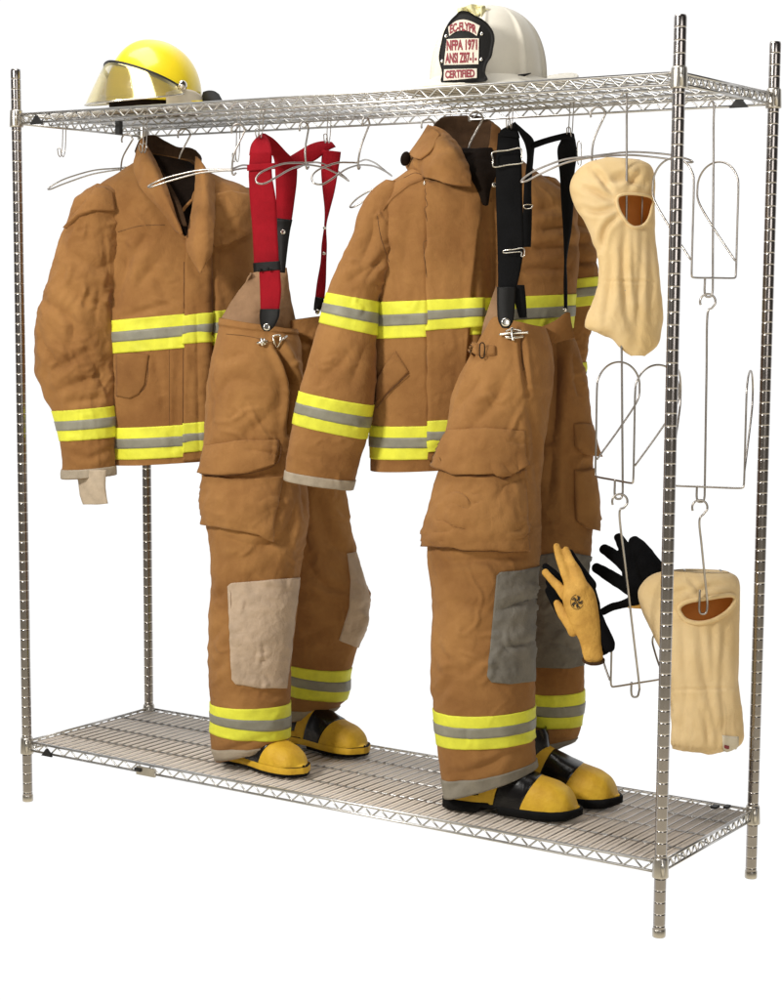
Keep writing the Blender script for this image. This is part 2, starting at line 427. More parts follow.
MT['ink'] = mat('dark_emblem_ink', (.02, .017, .012, 1), .7)
MT['paint'] = mat('cream_label', (.62, .55, .42, 1), .7, var=.05, vscale=30)
MT['backdrop'] = mat('white_backdrop_paper', (.90, .90, .90, 1), .9, var=.01, vscale=2, spec=.1)
# ------------------------------------------------------------------ the rack
RW, RD, RH = 1.8185, .4811, 1.88
ZL, ZU = .150, 1.758
rack = thing('storage_rack', 'chrome wire gear rack with four grooved posts and two shelves', 'rack', (RW/2, RD/2, 0))
def post(x, y):
    mb = MB(); r = .0127; prof = [(r*.9, 0), (r, .002)]
    z = .0254
    bright = []
    while z < RH-.02:
        bright.append(len(prof)+2)
        prof += [(r, z-.0030), (r, z-.0012), (r-.0006, z-.0007), (r-.0006, z+.0007), (r, z+.0012), (r, z+.0030)]
        z += .0254
    prof += [(r, RH-.006), (r*.9, RH-.001), (r*.6, RH)]
    lathe(mb, (x, y, 0), prof, 28)
    p = mb.build('post', MT['post'], rack)
    p.data.materials.append(MT['groove'])
    for k in bright:
        for i in range(28): p.data.polygons[k*28+i].material_index = 1
    for zc in (ZL, ZU):
        c = MB(); lathe(c, (x, y, zc), [(.0150, -.022), (.0172, -.0215), (.0175, -.019), (.0160, .017), (.0150, .0205), (.0135, .021)], 28)
        boxm(c, (x+.011, y-.0117, zc), .0035, .0035, .018)
        c.build('collar', MT['collar'], p)
    f = MB(); lathe(f, (x, y, 0), [(.0135, .0005), (.0142, .003), (.0142, .016), (.0135, .0175)], 24); f.build('foot', MT['collar'], p)
for x, y in ((0, 0), (RW, 0), (RW, RD), (0, RD)): post(x, y)
def zig(mb, a, b, zt, zb, pitch, r):
    a = np.array(a, float); b = np.array(b, float); L = np.linalg.norm(b-a); n = int(round(L/pitch))*2
    P = [np.append(a+(b-a)*k/n, zb if k % 2 else zt) for k in range(n+1)]
    Q = []
    for k in range(n):
        for t in (0.06, .5, .94): Q.append(P[k]*(1-t)+P[k+1]*t)
    wire(mb, Q, r, sides=6)
def shelf(zc, stand_in_under):
    zt, zb = zc+.0095, zc-.0125; e = .017
    fr = MB()
    for (a, b) in (((e, 0), (RW-e, 0)), ((e, RD), (RW-e, RD)), ((0, e), (0, RD-e)), ((RW, e), (RW, RD-e))):
        for z, r in ((zt, .0033), (zb, .0030)):
            wire(fr, [np.append(a, z), np.append(b, z)], r, sides=10)
        zig(fr, a, b, zt-.001, zb+.001, .046 if a[1] == b[1] else .030, .0021)
    s = fr.build('shelf', MT['chrome'], rack)
    dk = MB()
    n = int(RW/.0252)
    for k in range(1, n):
        x = RW*k/n
        wire(dk, [(x, .0005, zt+.0014), (x, RD/2, zt+.0012), (x, RD-.0005, zt+.0014)], .0017, sides=6)
    dk.build('deck_wire', MT['darkwire' if stand_in_under else 'chrome'], s)
    tr = MB()
    for y in (RD*.25, RD*.5, RD*.75):
        wire(tr, [(.003, y, zt-.0020), (RW-.003, y, zt-.0020)], .0019, sides=6)
        wire(tr, [(.003, y, zb+.004), (RW-.003, y, zb+.004)], .0022, sides=6)
        zig(tr, (.004, y), (RW-.004, y), zt-.003, zb+.005, .046, .0017)
    tr.build('truss', MT['chrome'], s)
    if stand_in_under:
        m = MB(); boxm(m, (RW/2, RD/2, zt-.0055), RW/2-.012, RD/2-.008, .0010); m.build('carpet_stand_in', MT['mat'], s)  # beige sheet stands in for the carpet floor seen through the wires
    return s
low = shelf(ZL, True); up = shelf(ZU, False)
def wedge(px, py, Y, w, h, parent, mt='blackplastic', flat=False, y2=None):
    c = at(px, py, Y); m = MB(); x, y, z = c
    V = [(x-w, y-.003, z-h), (x+w, y-.003, z-h), (x+w*.12, y-.003, z+h), (x-w*.12, y-.003, z+h)]
    V += [(a, b+.006, d) for a, b, d in V]
    m.add(V, [(0, 1, 2, 3), (7, 6, 5, 4), (0, 4, 5, 1), (1, 5, 6, 2), (2, 6, 7, 3), (3, 7, 4, 0)])
    m.build('corner_clip', MT[mt], parent, smooth=False)
wedge(36.5, 120, -.006, .021, .0105, up)
wedge(739, 102.5, RD-.006, .022, .0115, up)
wedge(47, 752.5, -.006, .018, .0095, low)
# two small black clips lying on the wires and a steel joint plate on the front edge
m = MB()
for px, w in ((715, .012), (727, .008)):
    c = atz(px, 806.5, ZL+.021); boxm(m, c, w*.6, .011, .0025)
m.build('shelf_clip', MT['blackplastic'], low, False)
m = MB(); c = at(146, 771.5, -.005); boxm(m, c, .030, .003, .0105); pl = m.build('joint_plate', MT['collar'], low, False)
m = MB(); c = at(138, 769.5, -.009); boxm(m, c, .010, .003, .0042); m.build('latch', MT['blackplastic'], pl, False)
# hanging black buckle under the left end of the upper shelf
m = MB(); c = at(119, 128, .05); boxm(m, c, .007, .006, .016); m.build('shelf_latch', MT['blackplastic'], up, False)

# ------------------------------------------------------------------ helmets
def frame(fw):
    fw = np.array(fw, float); fw[2] = 0; fw /= np.linalg.norm(fw); left = np.cross([0, 0, 1.0], fw)
    return fw, left, np.array([0, 0, 1.0])
Rh = np.array([RR[0], RR[1], 0]); Rh /= np.linalg.norm(Rh)
TOPZ = ZU+.0095+.0033

def dome(c, fw, a, b, h, pe=2.2, nz=60, na=160, ridge_n=0, ridge_h=0.0, z0=0.0, tilt=0):
    f, l, u = frame(fw); G = np.zeros((nz, na, 3))
    ph = np.linspace(0, 2*PI, na, endpoint=False)
    for j in range(nz):
        t = (j/(nz-1))*PI/2
        rr = math.cos(t)**(2/pe) if j < nz-1 else 0.0005; zz = math.sin(t)**(2/pe)
        k = np.ones(na)
        if ridge_n:
            k = 1+ridge_h*np.exp(-((np.abs(np.mod(ph*ridge_n/(2*PI)+.5, 1)-.5))/.055)**2)*min(1, rr*1.3)
        ax = np.where(np.cos(ph) > 0, a[0], a[1])
        G[j] = np.array(c)+(ax*rr*k*np.cos(ph))[:, None]*f+(b*rr*k*np.sin(ph))[:, None]*l+(z0+h*zz)*u
    return G
# white helmet with a long rear brim and a black leather front
wc = np.array(list(at(489.5, 79, .20))); wc[2] = TOPZ
wfw = -Rh*.80-FH*.60
wf, wl, wu = frame(wfw)
wh = thing('white_helmet', 'white ridged fire helmet with a black leather front badge, on the top shelf', 'helmet', wc)
sc_w = 1/FPX*depth_of(wc)
m = MB(); G = dome(wc, wfw, (.128, .118), .118, .166, 2.3, ridge_n=8, ridge_h=.085, z0=.026); m.add(G.reshape(-1, 3), gridF(60, 160, True)); m.build('shell', MT['whiteshell'], wh)
nb, na = 10, 120; Gb = np.zeros((nb, na, 3)); ph = np.linspace(0, 2*PI, na, endpoint=False)
for j in range(nb):
    t = j/(nb-1); ext = np.where(np.cos(ph) > 0, .040+.034*np.cos(ph)**2, .036+.062*np.abs(np.cos(ph))**1.6)
    r_f = np.where(np.cos(ph) > 0, .126, .118)
    z = .034-.022*t+np.where(np.cos(ph) < 0, .048*np.abs(np.cos(ph))**2.5, -.008*np.cos(ph)**2)*t
    Gb[j] = wc+((r_f+ext*t)*np.cos(ph))[:, None]*wf+((.116+ext*.85*t)*np.sin(ph))[:, None]*wl+z[:, None]*wu
m = MB(); V = np.concatenate([Gb, Gb[::-1]-np.array([0, 0, .006])]).reshape(-1, 3); m.add(V, gridF(2*nb, na, True)); br = m.build('brim', MT['whiteshell'], wh)
m = MB(); wire(m, Gb[-1]-np.array([0, 0, .003]), .0042, True, 8); m.build('brim_edge', MT['whiteshell'], br)
# badge plate: traced outline with its own thickness, slightly curved round the shell
bo = [(468, 11.5), (474, 15), (484, 20.5), (491, 29), (493, 38), (491.5, 48), (490, 56), (486, 63), (484, 72), (483.5, 81), (443, 83), (441, 72), (438, 61), (437.5, 54), (440, 42), (443, 31), (449, 21), (456, 14.5), (460, 11)]
bn = -FH*.93+Rh*(-.36)+np.array([0, 0, .10]); bn /= np.linalg.norm(bn)
bu = np.array([0, 0, 1.0])-bn*bn[2]; bu /= np.linalg.norm(bu); bx = np.cross(bu, bn)
bc = atd(466, 48, depth_of(wc)-.175)
def onbadge(px, py, lift=0.0):
    d = ray(px, py); P = CC+d*(((bc-CC) @ bn)/(d @ bn))
    s = (P-bc) @ bx
    return P+bn*(lift-2.2*s*s)
def slab(outline, lift, th, name, mt, parent):
    O = cr(np.array(outline, float), 90, True); c = O.mean(0); rings = 9; V = []
    for k in range(rings):
        t = 1-k/rings
        for p in O: V.append(onbadge(*(c+(p-c)*t), lift))
    n = len(O); F = gridF(rings, n, True); F.append(tuple((rings-1)*n+i for i in range(n)))
    B = [v-bn*th for v in V[:n]]; nb0 = len(V)
    F += [(i, (i+1) % n, nb0+(i+1) % n, nb0+i) for i in range(n)]; F.append(tuple(nb0+i for i in range(n)))
    return mesh(name, np.array(V+B), F, mt, parent)
badge = slab(bo, 0, .004, 'badge', MT['leather'], wh)
def quadpanel(top, bot, lift, name, mt, parent):
    T = cr(np.array(top, float), 24); B = cr(np.array(bot, float), 24)
    G = np.array([[onbadge(*(T[i]*(1-v)+B[i]*v), lift) for i in range(24)] for v in np.linspace(0, 1, 10)])
    mb = MB(); shell(mb, G, .0015); return mb.build(name, mt, parent, False)
quadpanel([(448, 27), (456, 21.5), (464, 20), (472, 22), (480, 26)], [(449.2, 36), (456, 32), (464, 30.5), (471, 32.5), (477, 36.2)], .003, 'badge_panel', MT['badgewhite'], badge)
quadpanel([(446.5, 39.2), (462, 38.8), (479, 38.6)], [(443.5, 64.8), (460, 65), (478.5, 64.4)], .003, 'badge_panel', MT['badgewhite'], badge)
quadpanel([(443.7, 69.3), (460, 69.3), (477, 68.8)], [(443.2, 80.5), (460, 79.8), (477, 78)], .003, 'badge_panel', MT['badgewhite'], badge)
def text(s, px, py, wpx, hpx, parent, mt, name='lettering', arc=0.0, skew=0.0):
    cu = bpy.data.curves.new('lettering', 'FONT'); cu.body = s; cu.align_x = 'CENTER'; cu.align_y = 'CENTER'; cu.extrude = 0; cu.offset = .045; cu.resolution_u = 3
    t = bpy.data.objects.new('lettering', cu); COL.objects.link(t)
    dg = bpy.context.evaluated_depsgraph_get(); me = bpy.data.meshes.new_from_object(t.evaluated_get(dg))
    bpy.data.objects.remove(t)
    co = np.array([v.co[:] for v in me.vertices]); c0 = (co.max(0)+co.min(0))/2; ex = np.maximum(np.ptp(co, axis=0), 1e-6)
    q = (co-c0)/ex
    V = [onbadge(px+a[0]*wpx, py-a[1]*hpx+arc*(a[0]*2)**2+skew*a[0], .0038) for a in q]
    F = [tuple(p.vertices) for p in me.polygons]
    return mesh(name, np.array(V), F, mt, parent, False)
text('EC-FLYPR', 463.3, 27.0, 27, 9, badge, MT['badgered'], arc=2.9, skew=.3)
text('NFPA 1971', 462, 45.4, 31, 11, badge, MT['badgered'], skew=-.8)
text('ANSI Z87-1-', 461, 58.2, 32, 11, badge, MT['badgered'], skew=-.6)
text('CERTIFIED', 460, 74.2, 30, 8.2, badge, MT['badgered'], skew=-1)
for px, py in ((445.5, 36), (481.5, 34), (441.2, 61), (481, 59.5)):
    m = MB(); c = onbadge(px, py, .003); r_ = [c+bn*.002]+[c+bx*math.cos(a)*.0035+bu*math.sin(a)*.0035 for a in np.linspace(0, 2*PI, 10, endpoint=False)]
    m.add(r_, [(0, i+1, (i+1) % 10+1) for i in range(10)])
    m.build('rivet', MT['brass'], badge)
# pale crest holder on the crown above the badge
cp = surf([[(463, 8, .13), (470, 4.5, .12), (478, 5, .13), (486, 9, .16)], [(463, 12, .11), (470, 9.5, .10), (478, 10.5, .115), (486, 15, .15)], [(467, 15, .10), (472, 14.5, .10), (478, 17, .11), (483, 20, .15)]], 14, 18)
dd = depth_of(wc)-.105
cp = np.array([[atd(*project(p), dd+.02*abs(math.sin(i*.5))) for i, p in enumerate(r)] for r in cp])
m = MB(); shell(m, cp, .012); m.build('crest_holder', mat('pale_yellow_crest', (.80, .74, .42, 1), .4, var=.2, vscale=40), wh)
wb = BVHTree.FromPolygons([tuple(v) for v in G.reshape(-1, 3)], gridF(60, 160, True))
def shellpatch(bvh, outline, lift, name, mt, parent):
    O = cr(np.array(outline, float), 40, True); c = O.mean(0); V = []
    def hit(p):
        d = Vector(ray(*p)).normalized(); h, n, _, _ = bvh.ray_cast(Vector(CC), d)
        if h is None: h, n, _, _ = bvh.find_nearest(Vector(CC)+d*4.2)
        n = np.array(n); n = n if n @ (CC-np.array(h)) > 0 else -n
        return np.array(h)+n*lift
    for t in np.linspace(1, 0.02, 10): V += [hit(c+(p-c)*t) for p in O]
    F = gridF(10, 40, True); F.append(tuple(9*40+i for i in range(40))); return mesh(name, np.array(V), F, mt, parent)
m = MB(); c = atd(524.5, 75.2, depth_of(wc)-.125); wire(m, [c-Rh*.014, c, c+Rh*.014+np.array([0, 0, .004])], [.001, .003, .001]); m.build('brim_slot', MT['leather'], br)

# yellow helmet with a tilted gold visor
yc = np.array(list(at(153.5, 104, .20))); yc[2] = TOPZ
yfw = -Rh*.78-FH*.62
yf, yl, yu = frame(yfw)
yh = thing('yellow_helmet', 'glossy yellow fire helmet with a gold tinted visor pulled down, on the top shelf', 'helmet', yc)
m = MB(); Gy = dome(yc, yfw, (.122, .128), .106, .142, 2.25, z0=.036); 
# a raised keel along the crown
ph = np.linspace(0, 2*PI, 160, endpoint=False)
lat = np.abs((Gy-yc) @ yl); Gy[..., 2] += .006*np.exp(-(lat/.022)**2)*np.clip((Gy[..., 2]-yc[2]-.06)/.05, 0, 1)
m.add(Gy.reshape(-1, 3), gridF(60, 160, True)); m.build('shell', MT['yellowshell'], yh)
nb = 9; Gb = np.zeros((nb, 160, 3))
for j in range(nb):
    t = j/(nb-1)
    ext = .012-.009*np.clip(np.cos(ph), 0, 1)+.012*np.clip(-np.cos(ph), 0, 1)
    rf = np.where(np.cos(ph) > 0, .118, .128)
    z = .046-.016*t**1.3-.006*np.clip(-np.cos(ph), 0, 1)*t
    Gb[j] = yc+((rf+ext*t)*np.cos(ph))[:, None]*yf+((.104+ext*t)*np.sin(ph))[:, None]*yl+z[:, None]*yu
V = np.concatenate([Gb, Gb[::-1]-np.array([0, 0, .004])]).reshape(-1, 3)
m = MB(); m.add(V, gridF(2*nb, 160, True)); m.build('brim', MT['yellowshell'], yh)
def yring(phi, r_add, z, flare=0):
    rf = np.where(np.cos(phi) > 0, .118, .128)
    return yc+((rf+r_add)*np.cos(phi))[:, None]*yf+((.104+r_add)*np.sin(phi))[:, None]*yl+np.asarray(z)[:, None]*yu
phv = np.linspace(-1.62, 1.62, 60); GV = []
for t in np.linspace(0, 1, 18):
    ztop = .122-.060*(np.abs(phv)/1.62)**1.6; zbot = .016+.026*(np.abs(phv)/1.62)**2
    z = ztop*(1-t)+zbot*t
    GV.append(yring(phv, .001+.052*t**.9*np.cos(phv*.80)**.8+.006, z))
m = MB(); shell(m, np.array(GV), .0022, toward=yc+yf*5+np.array([0, 0, 1])); vis = m.build('visor', MT['visor'], yh)
m = MB()
e0 = np.array([yring(phv, .0095, .124-.060*(np.abs(phv)/1.62)**1.6), yring(phv, .0095, .112-.060*(np.abs(phv)/1.62)**1.6)])
shell(m, e0, .004, toward=yc+yf*5); m.build('visor_band', MT['blackplastic'], vis)
m = MB(); wire(m, np.array(GV)[-1], .0022); m.build('visor_rim', MT['brass'], vis)
for s in (-1, 1):
    m = MB(); c = yring(np.array([s*1.66]), .012, [.064])[0]; lathe(m, (0, 0, 0), [(.001, 0), (.010, .001), (.012, .004), (.012, .008), (.008, .011), (.001, .012)], 20)
    V = m.V[0]; nrm = (yl*s); a2 = np.cross(nrm, [0, 0, 1.0]); V = c+V[:, :1]*a2+V[:, 1:2]*np.array([0, 0, 1.0])+(V[:, 2:]-.004)*nrm
    mesh('pivot_knob', V, m.F, MT['brass'], yh)
# dark head liner, white ear cover and black neck flap showing under the rim
m = MB(); GL = np.array([yring(ph, -.004, np.full(160, z)) for z in (.001, .02, .040)]); m.add(GL.reshape(-1, 3), gridF(3, 160, True)); m.build('head_liner', MT['lining'], yh)
phe = np.linspace(PI*.42, PI*.72, 16)
for s in (1, -1):
    GE = np.array([yring(s*phe, .010+.010*t, .056-.054*t-.012*(np.linspace(-1, 1, 16)**2)*(1-t)) for t in np.linspace(0, 1, 10)])
    m = MB(); shell(m, GE, .004, toward=yc+yl*s*5); m.build('ear_cover', MT['paint'], yh)
fl = surf([[(203, 92, .28), (208, 90.5, .28), (214, 91, .28), (219, 94, .28)], [(201, 99, .26), (208, 98.5, .25), (215, 98.5, .25), (222, 99.5, .26)], [(201, 104, .25), (208, 104, .24), (215, 103, .24), (223, 102, .25)]], 12, 14)
m = MB(); shell(m, fl, .02); m.build('neck_flap', MT['leather'], yh)
for h_ in (wh, yh): pass

# ------------------------------------------------------------------ wire hangers
HW = .0023
def hook_path(top, n=26, r=.016, open_dir=1, plane=None):
    """a question-mark hook whose crown sits at top"""
    pl = np.array([0, 1.0, 0]) if plane is None else np.asarray(plane)
    c = np.array(top)-np.array([0, 0, r]); P = []
    for a in np.linspace(-2.0, 1.9, n):
        P.append(c+r*math.sin(a)*pl*open_dir+r*math.cos(a)*np.array([0, 0, 1.0]))
    return np.array(P)
def garment_hanger(label, nearL, neck, farL, top, Y, group, w=.020, tilt=.45):
    """shoulder hanger of one bent wire: a rounded loop at each end and a hook; px landmarks at depth Y (per point)"""
    a, o, b, t = [at(*p) for p in (nearL, neck, farL, top)]
    g = thing('wire_hanger', label, 'hanger', t, group)
    def loop(e):
        d = e-o; L = np.linalg.norm(d); d = d/L; s = np.cross(d, [0, 0, 1.0]); s /= np.linalg.norm(s); up_ = np.cross(s, d)*(1 if d @ RR < 0 else -1); s = s*.62+up_*tilt; out = []
        for u_, sd in ((0.0, .25), (.12, .35), (.4, .7), (.75, 1.0), (.93, .8), (1.0, 0), (.93, -.8), (.75, -1.0), (.4, -.7), (.12, -.35), (0, -.25)):
            out.append(o+d*L*u_+s*w*sd+np.array([0, 0, -.012*math.sin(PI*min(u_, 1))*-1]))
        return np.array(out)
    m = MB()
    P = cr(np.concatenate([loop(a), loop(b)]), 220, True); wire(m, P, HW, True); m.build('shoulder_loop', MT['darkwire'], g)
    m = MB()
    pl = (b-a); pl[2] = 0; pl /= np.linalg.norm(pl)
    tt = t.copy(); H = hook_path(tt, plane=pl)
    n = H[-1]; stem = [o+np.array([0, 0, -.004]), o+np.array([0, 0, .004])]
    low = tt*.35+o*.65
    P = cr(np.concatenate([[o+pl*.010+np.array([0, 0, -.006]), o+pl*.004+np.array([0, 0, -.012]), o+np.array([0, 0, -.002])], [low], H[::-1][2:]]), 70)
    wire(m, P, HW*1.05); m.build('hook', MT['darkwire'], g)
    return g
HG = 'wire hangers hooked on the upper shelf'
garment_hanger('wire hanger poking out past the left shoulder of the leftmost jacket', (48, 189, .36), (121, 169, .40), (176, 172, .46), (127, 134, .40), .4, HG)
garment_hanger('empty wire hanger crossing in front of the open collar of the leftmost jacket', (148, 187, .02), (232, 170, .10), (266, 174, .24), (238, 124, .10), .1, HG, w=.013)
garment_hanger('empty wire hanger seen in front of the red suspenders', (257, 183, .04), (306, 164, .20), (348, 180, .36), (304, 122, .20), .2, HG, w=.022)
garment_hanger('empty wire hanger just right of the red suspenders', (314, 183, .04), (358, 164, .20), (389, 174, .40), (366, 117, .20), .2, HG, w=.026)
garment_hanger('wire hanger whose rounded end shows at the left shoulder of the middle jacket', (350, 207, .33), (416, 178, .40), (470, 185, .5), (428, 119, .42), .4, HG)
garment_hanger('wire hanger running above the upper cream hood to the tall front post', (521, 182, .10), (592, 157, .20), (693, 162, .34), (598, 107, .20), .2, HG, w=.012)
def hidden_hanger(label, nearL, neck, farL, top):
    return garment_hanger(label, nearL, neck, farL, top, 0, HG)
hidden_hanger('wire hanger inside the leftmost jacket, only its hook rising from the collar', (112, 198, .20), (178, 170, .27), (236, 196, .38), (184, 129, .27))
hidden_hanger('wire hanger inside the middle jacket, its hook rising in the dark collar', (404, 205, .24), (467, 160, .32), (540, 200, .44), (476, 112, .32))

def j_hook(label, px, ptop, pbot, Y):
    t = at(px, ptop, Y); b = at(px-2, pbot, Y); g = thing('wire_hook', label, 'hook', t, 'small double wire hooks under the upper shelf')
    m = MB(); pl = np.array([.35, -.94, 0])
    s = np.cross(pl, [0, 0, 1.0])*.0042
    for sg in (-1, 1):
        L = (t-b)[2]
        P = [t+s*sg+pl*-.012+np.array([0, 0, .002]), t+s*sg+pl*-.004+np.array([0, 0, .010]), t+s*sg+pl*.002+np.array([0, 0, .0])] + [b+s*sg+(t-b)*.3-pl*.002, b+s*sg+np.array([0, 0, .006]), b+s*sg*1.0+pl*.008-np.array([0, 0, .003]), b+s*sg+pl*.020+np.array([0, 0, .003]), b+s*sg+pl*.024+np.array([0, 0, .015])]
        wire(m, cr(P, 50), .0013)
    e = m
    wire(e, [b+s+pl*.024+np.array([0, 0, .015]), b+pl*.025+np.array([0, 0, .018]), b-s+pl*.024+np.array([0, 0, .015])], .0013)
    m.build('hook_wire', MT['darkwire'], g); return g
j_hook('empty double wire hook near the left end of the upper shelf', 65, 122, 156, .06)
j_hook('double wire hook beside the open collar of the leftmost jacket', 146, 116, 152, .10)
j_hook('double wire hook between the leftmost jacket and the red suspenders', 239, 116, 161, .20)
j_hook('double wire hook carrying the left fold of the red suspenders', 262, 112, 137, .14)
j_hook('double wire hook carrying the right fold of the red suspenders', 330, 106, 142, .30)
j_hook('double wire hook carrying the left fold of the black suspenders', 512, 88, 128, .14)
j_hook('double wire hook carrying the right fold of the black suspenders', 572, 106, 136, .32)

# drying hangers: two chains of three hung one below the other
def dry_hanger(label, top, bot, Y, bar, ang, lang, L=.158, lw=.108, ht=.25, hook=True, Yb=None, Ybar=None):
    """stem from the hook crown at top px to the U at bot px; a bar at px bar, turned to ang (deg), a tall loop rising at each end and leaning to lang"""
    t = at(*top, Y); b = at(*bot, Yb or Y); c = at(*bar, Ybar or Yb or Y)
    g = thing('drying_hanger', label, 'hanger', t, 'wire drying hangers hung in chains')
    up = np.array([0, 0, 1.0])
    m = MB(); uw = Rh*.0085
    U = [b+uw+up*.03, b+uw+up*.012, b+uw*.7+up*.002, b, b-uw*.7+up*.002, b-uw+up*.012, c*np.array([0, 0, 1])*0+b-uw+up*.03, b-uw+up*((c-b)[2]+.002)]
    if hook:
        H = hook_path(t, r=.0165, plane=Rh*1.0, n=20)
        top_s = [H[-1]*.6+(t-up*.042)*.4, t-up*.046]
        P = np.concatenate([H, top_s, [(t-up*.05)*.7+(b+uw+up*.03)*.3, (t-up*.05)*.3+(b+uw+up*.03)*.7], U])
    else:
        P = np.concatenate([[t-Rh*.012+up*.004, t-Rh*.009+up*.012, t-Rh*.003+up*.013, t, t-up*.03], [t*.7+(b+uw)*.3, t*.3+(b+uw)*.7], U])
    wire(m, cr(P, 170), .0025); m.build('stem', MT['darkwire'], g)
    m = MB(); a = math.radians(ang); pl = np.array([math.cos(a), math.sin(a), 0])
    e2 = math.radians(lang); d = np.array([math.cos(e2), math.sin(e2), 0])
    bl, brr = c-pl*L/2, c+pl*L/2; w_ = lw
    P = []
    def arm(e):
        Q = [e+up*.012, e+up*ht*.4, e+up*(ht-w_/2)]
        for x in np.linspace(PI, 0, 9)[1:]: Q.append(e+d*(w_/2+w_/2*math.cos(x))+up*(ht-w_/2+w_/2*math.sin(x)))
        Q += [e+d*w_*.95+up*(ht-w_*.80), e+d*w_*.55+up*ht*.42, e+d*.003+up*ht*.15]
        return Q
    A, B = arm(bl), arm(brr)
    P = A[::-1]+[bl+pl*.003+up*.003, bl+pl*.012, c, brr-pl*.012, brr-pl*.003+up*.003]+B
    wire(m, cr(P, 200), .0023); m.build('boot_loop', MT['darkwire'], g); return g
YA, YB = .17, .27
dry_hanger('topmost wire drying hanger of the chain through the upper cream hood', (627, 98), (622, 300), .185, (622, 286), 34, 124, hook=False, L=.08, lw=.04, ht=.20, Yb=.19, Ybar=.23)
dry_hanger('wire drying hanger hung below the upper cream hood, in front of the tall post', (622, 290), (618.5, 499), .15, (614, 480), -32, 58)
dry_hanger('tilted wire drying hanger at the bottom carrying the gloves', (620, 494), (635, 697), .15, (637, 683), 70, 160, ht=.10, lw=.035, Yb=.25)
dry_hanger('topmost wire drying hanger of the chain beside the rear right post', (714, 108), (708.5, 297), .27, (714, 278), 78, 168, hook=False)
dry_hanger('middle wire drying hanger of the chain beside the rear right post', (708, 294), (700.5, 502), .27, (707, 487), 16, 106)
dry_hanger('lowest wire drying hanger, its stem running into the lower cream hood', (700, 500), (703, 614), .262, (703, 586), 34, 124, L=.08, lw=.028, ht=.034, Yb=.30, Ybar=.36)
# ------------------------------------------------------------------ turnout jackets
def neck_trim(tube, hole, parent, r=.0042):
    c = Cloth(tube); Q = np.array([c.hit(*p)[0] for p in cr(np.array(hole, float), 90, True)])
    for _ in range(3): Q = (np.roll(Q, 1, 0)+Q*2+np.roll(Q, -1, 0))/4
    m = MB(); wire(m, Q, r, True, 10); return m.build('neck_edge', MT['duckdark'], parent)
HOLE1 = [(148, 146), (172, 142), (196, 150), (201, 172), (198, 200), (189, 236), (182, 236), (172, 212), (158, 186)]
HOLE2 = [(440, 130), (475, 136), (512, 132), (512, 150), (504, 168), (492, 178), (470, 177), (452, 171), (444, 158)]
def stripe(tube_list, r0, r1, parent, name='reflective_stripe', off=.0022):
    m = MB(); m2 = MB(); h = r1-r0
    for t in tube_list:
        t.band(m, r0, r1, off); t.band(m2, r0+h*.345, r0+h*.655, off+.0012)
    s = m.build(name, MT['lime'], parent); m2.build('silver_band', MT['silver'], s); return s

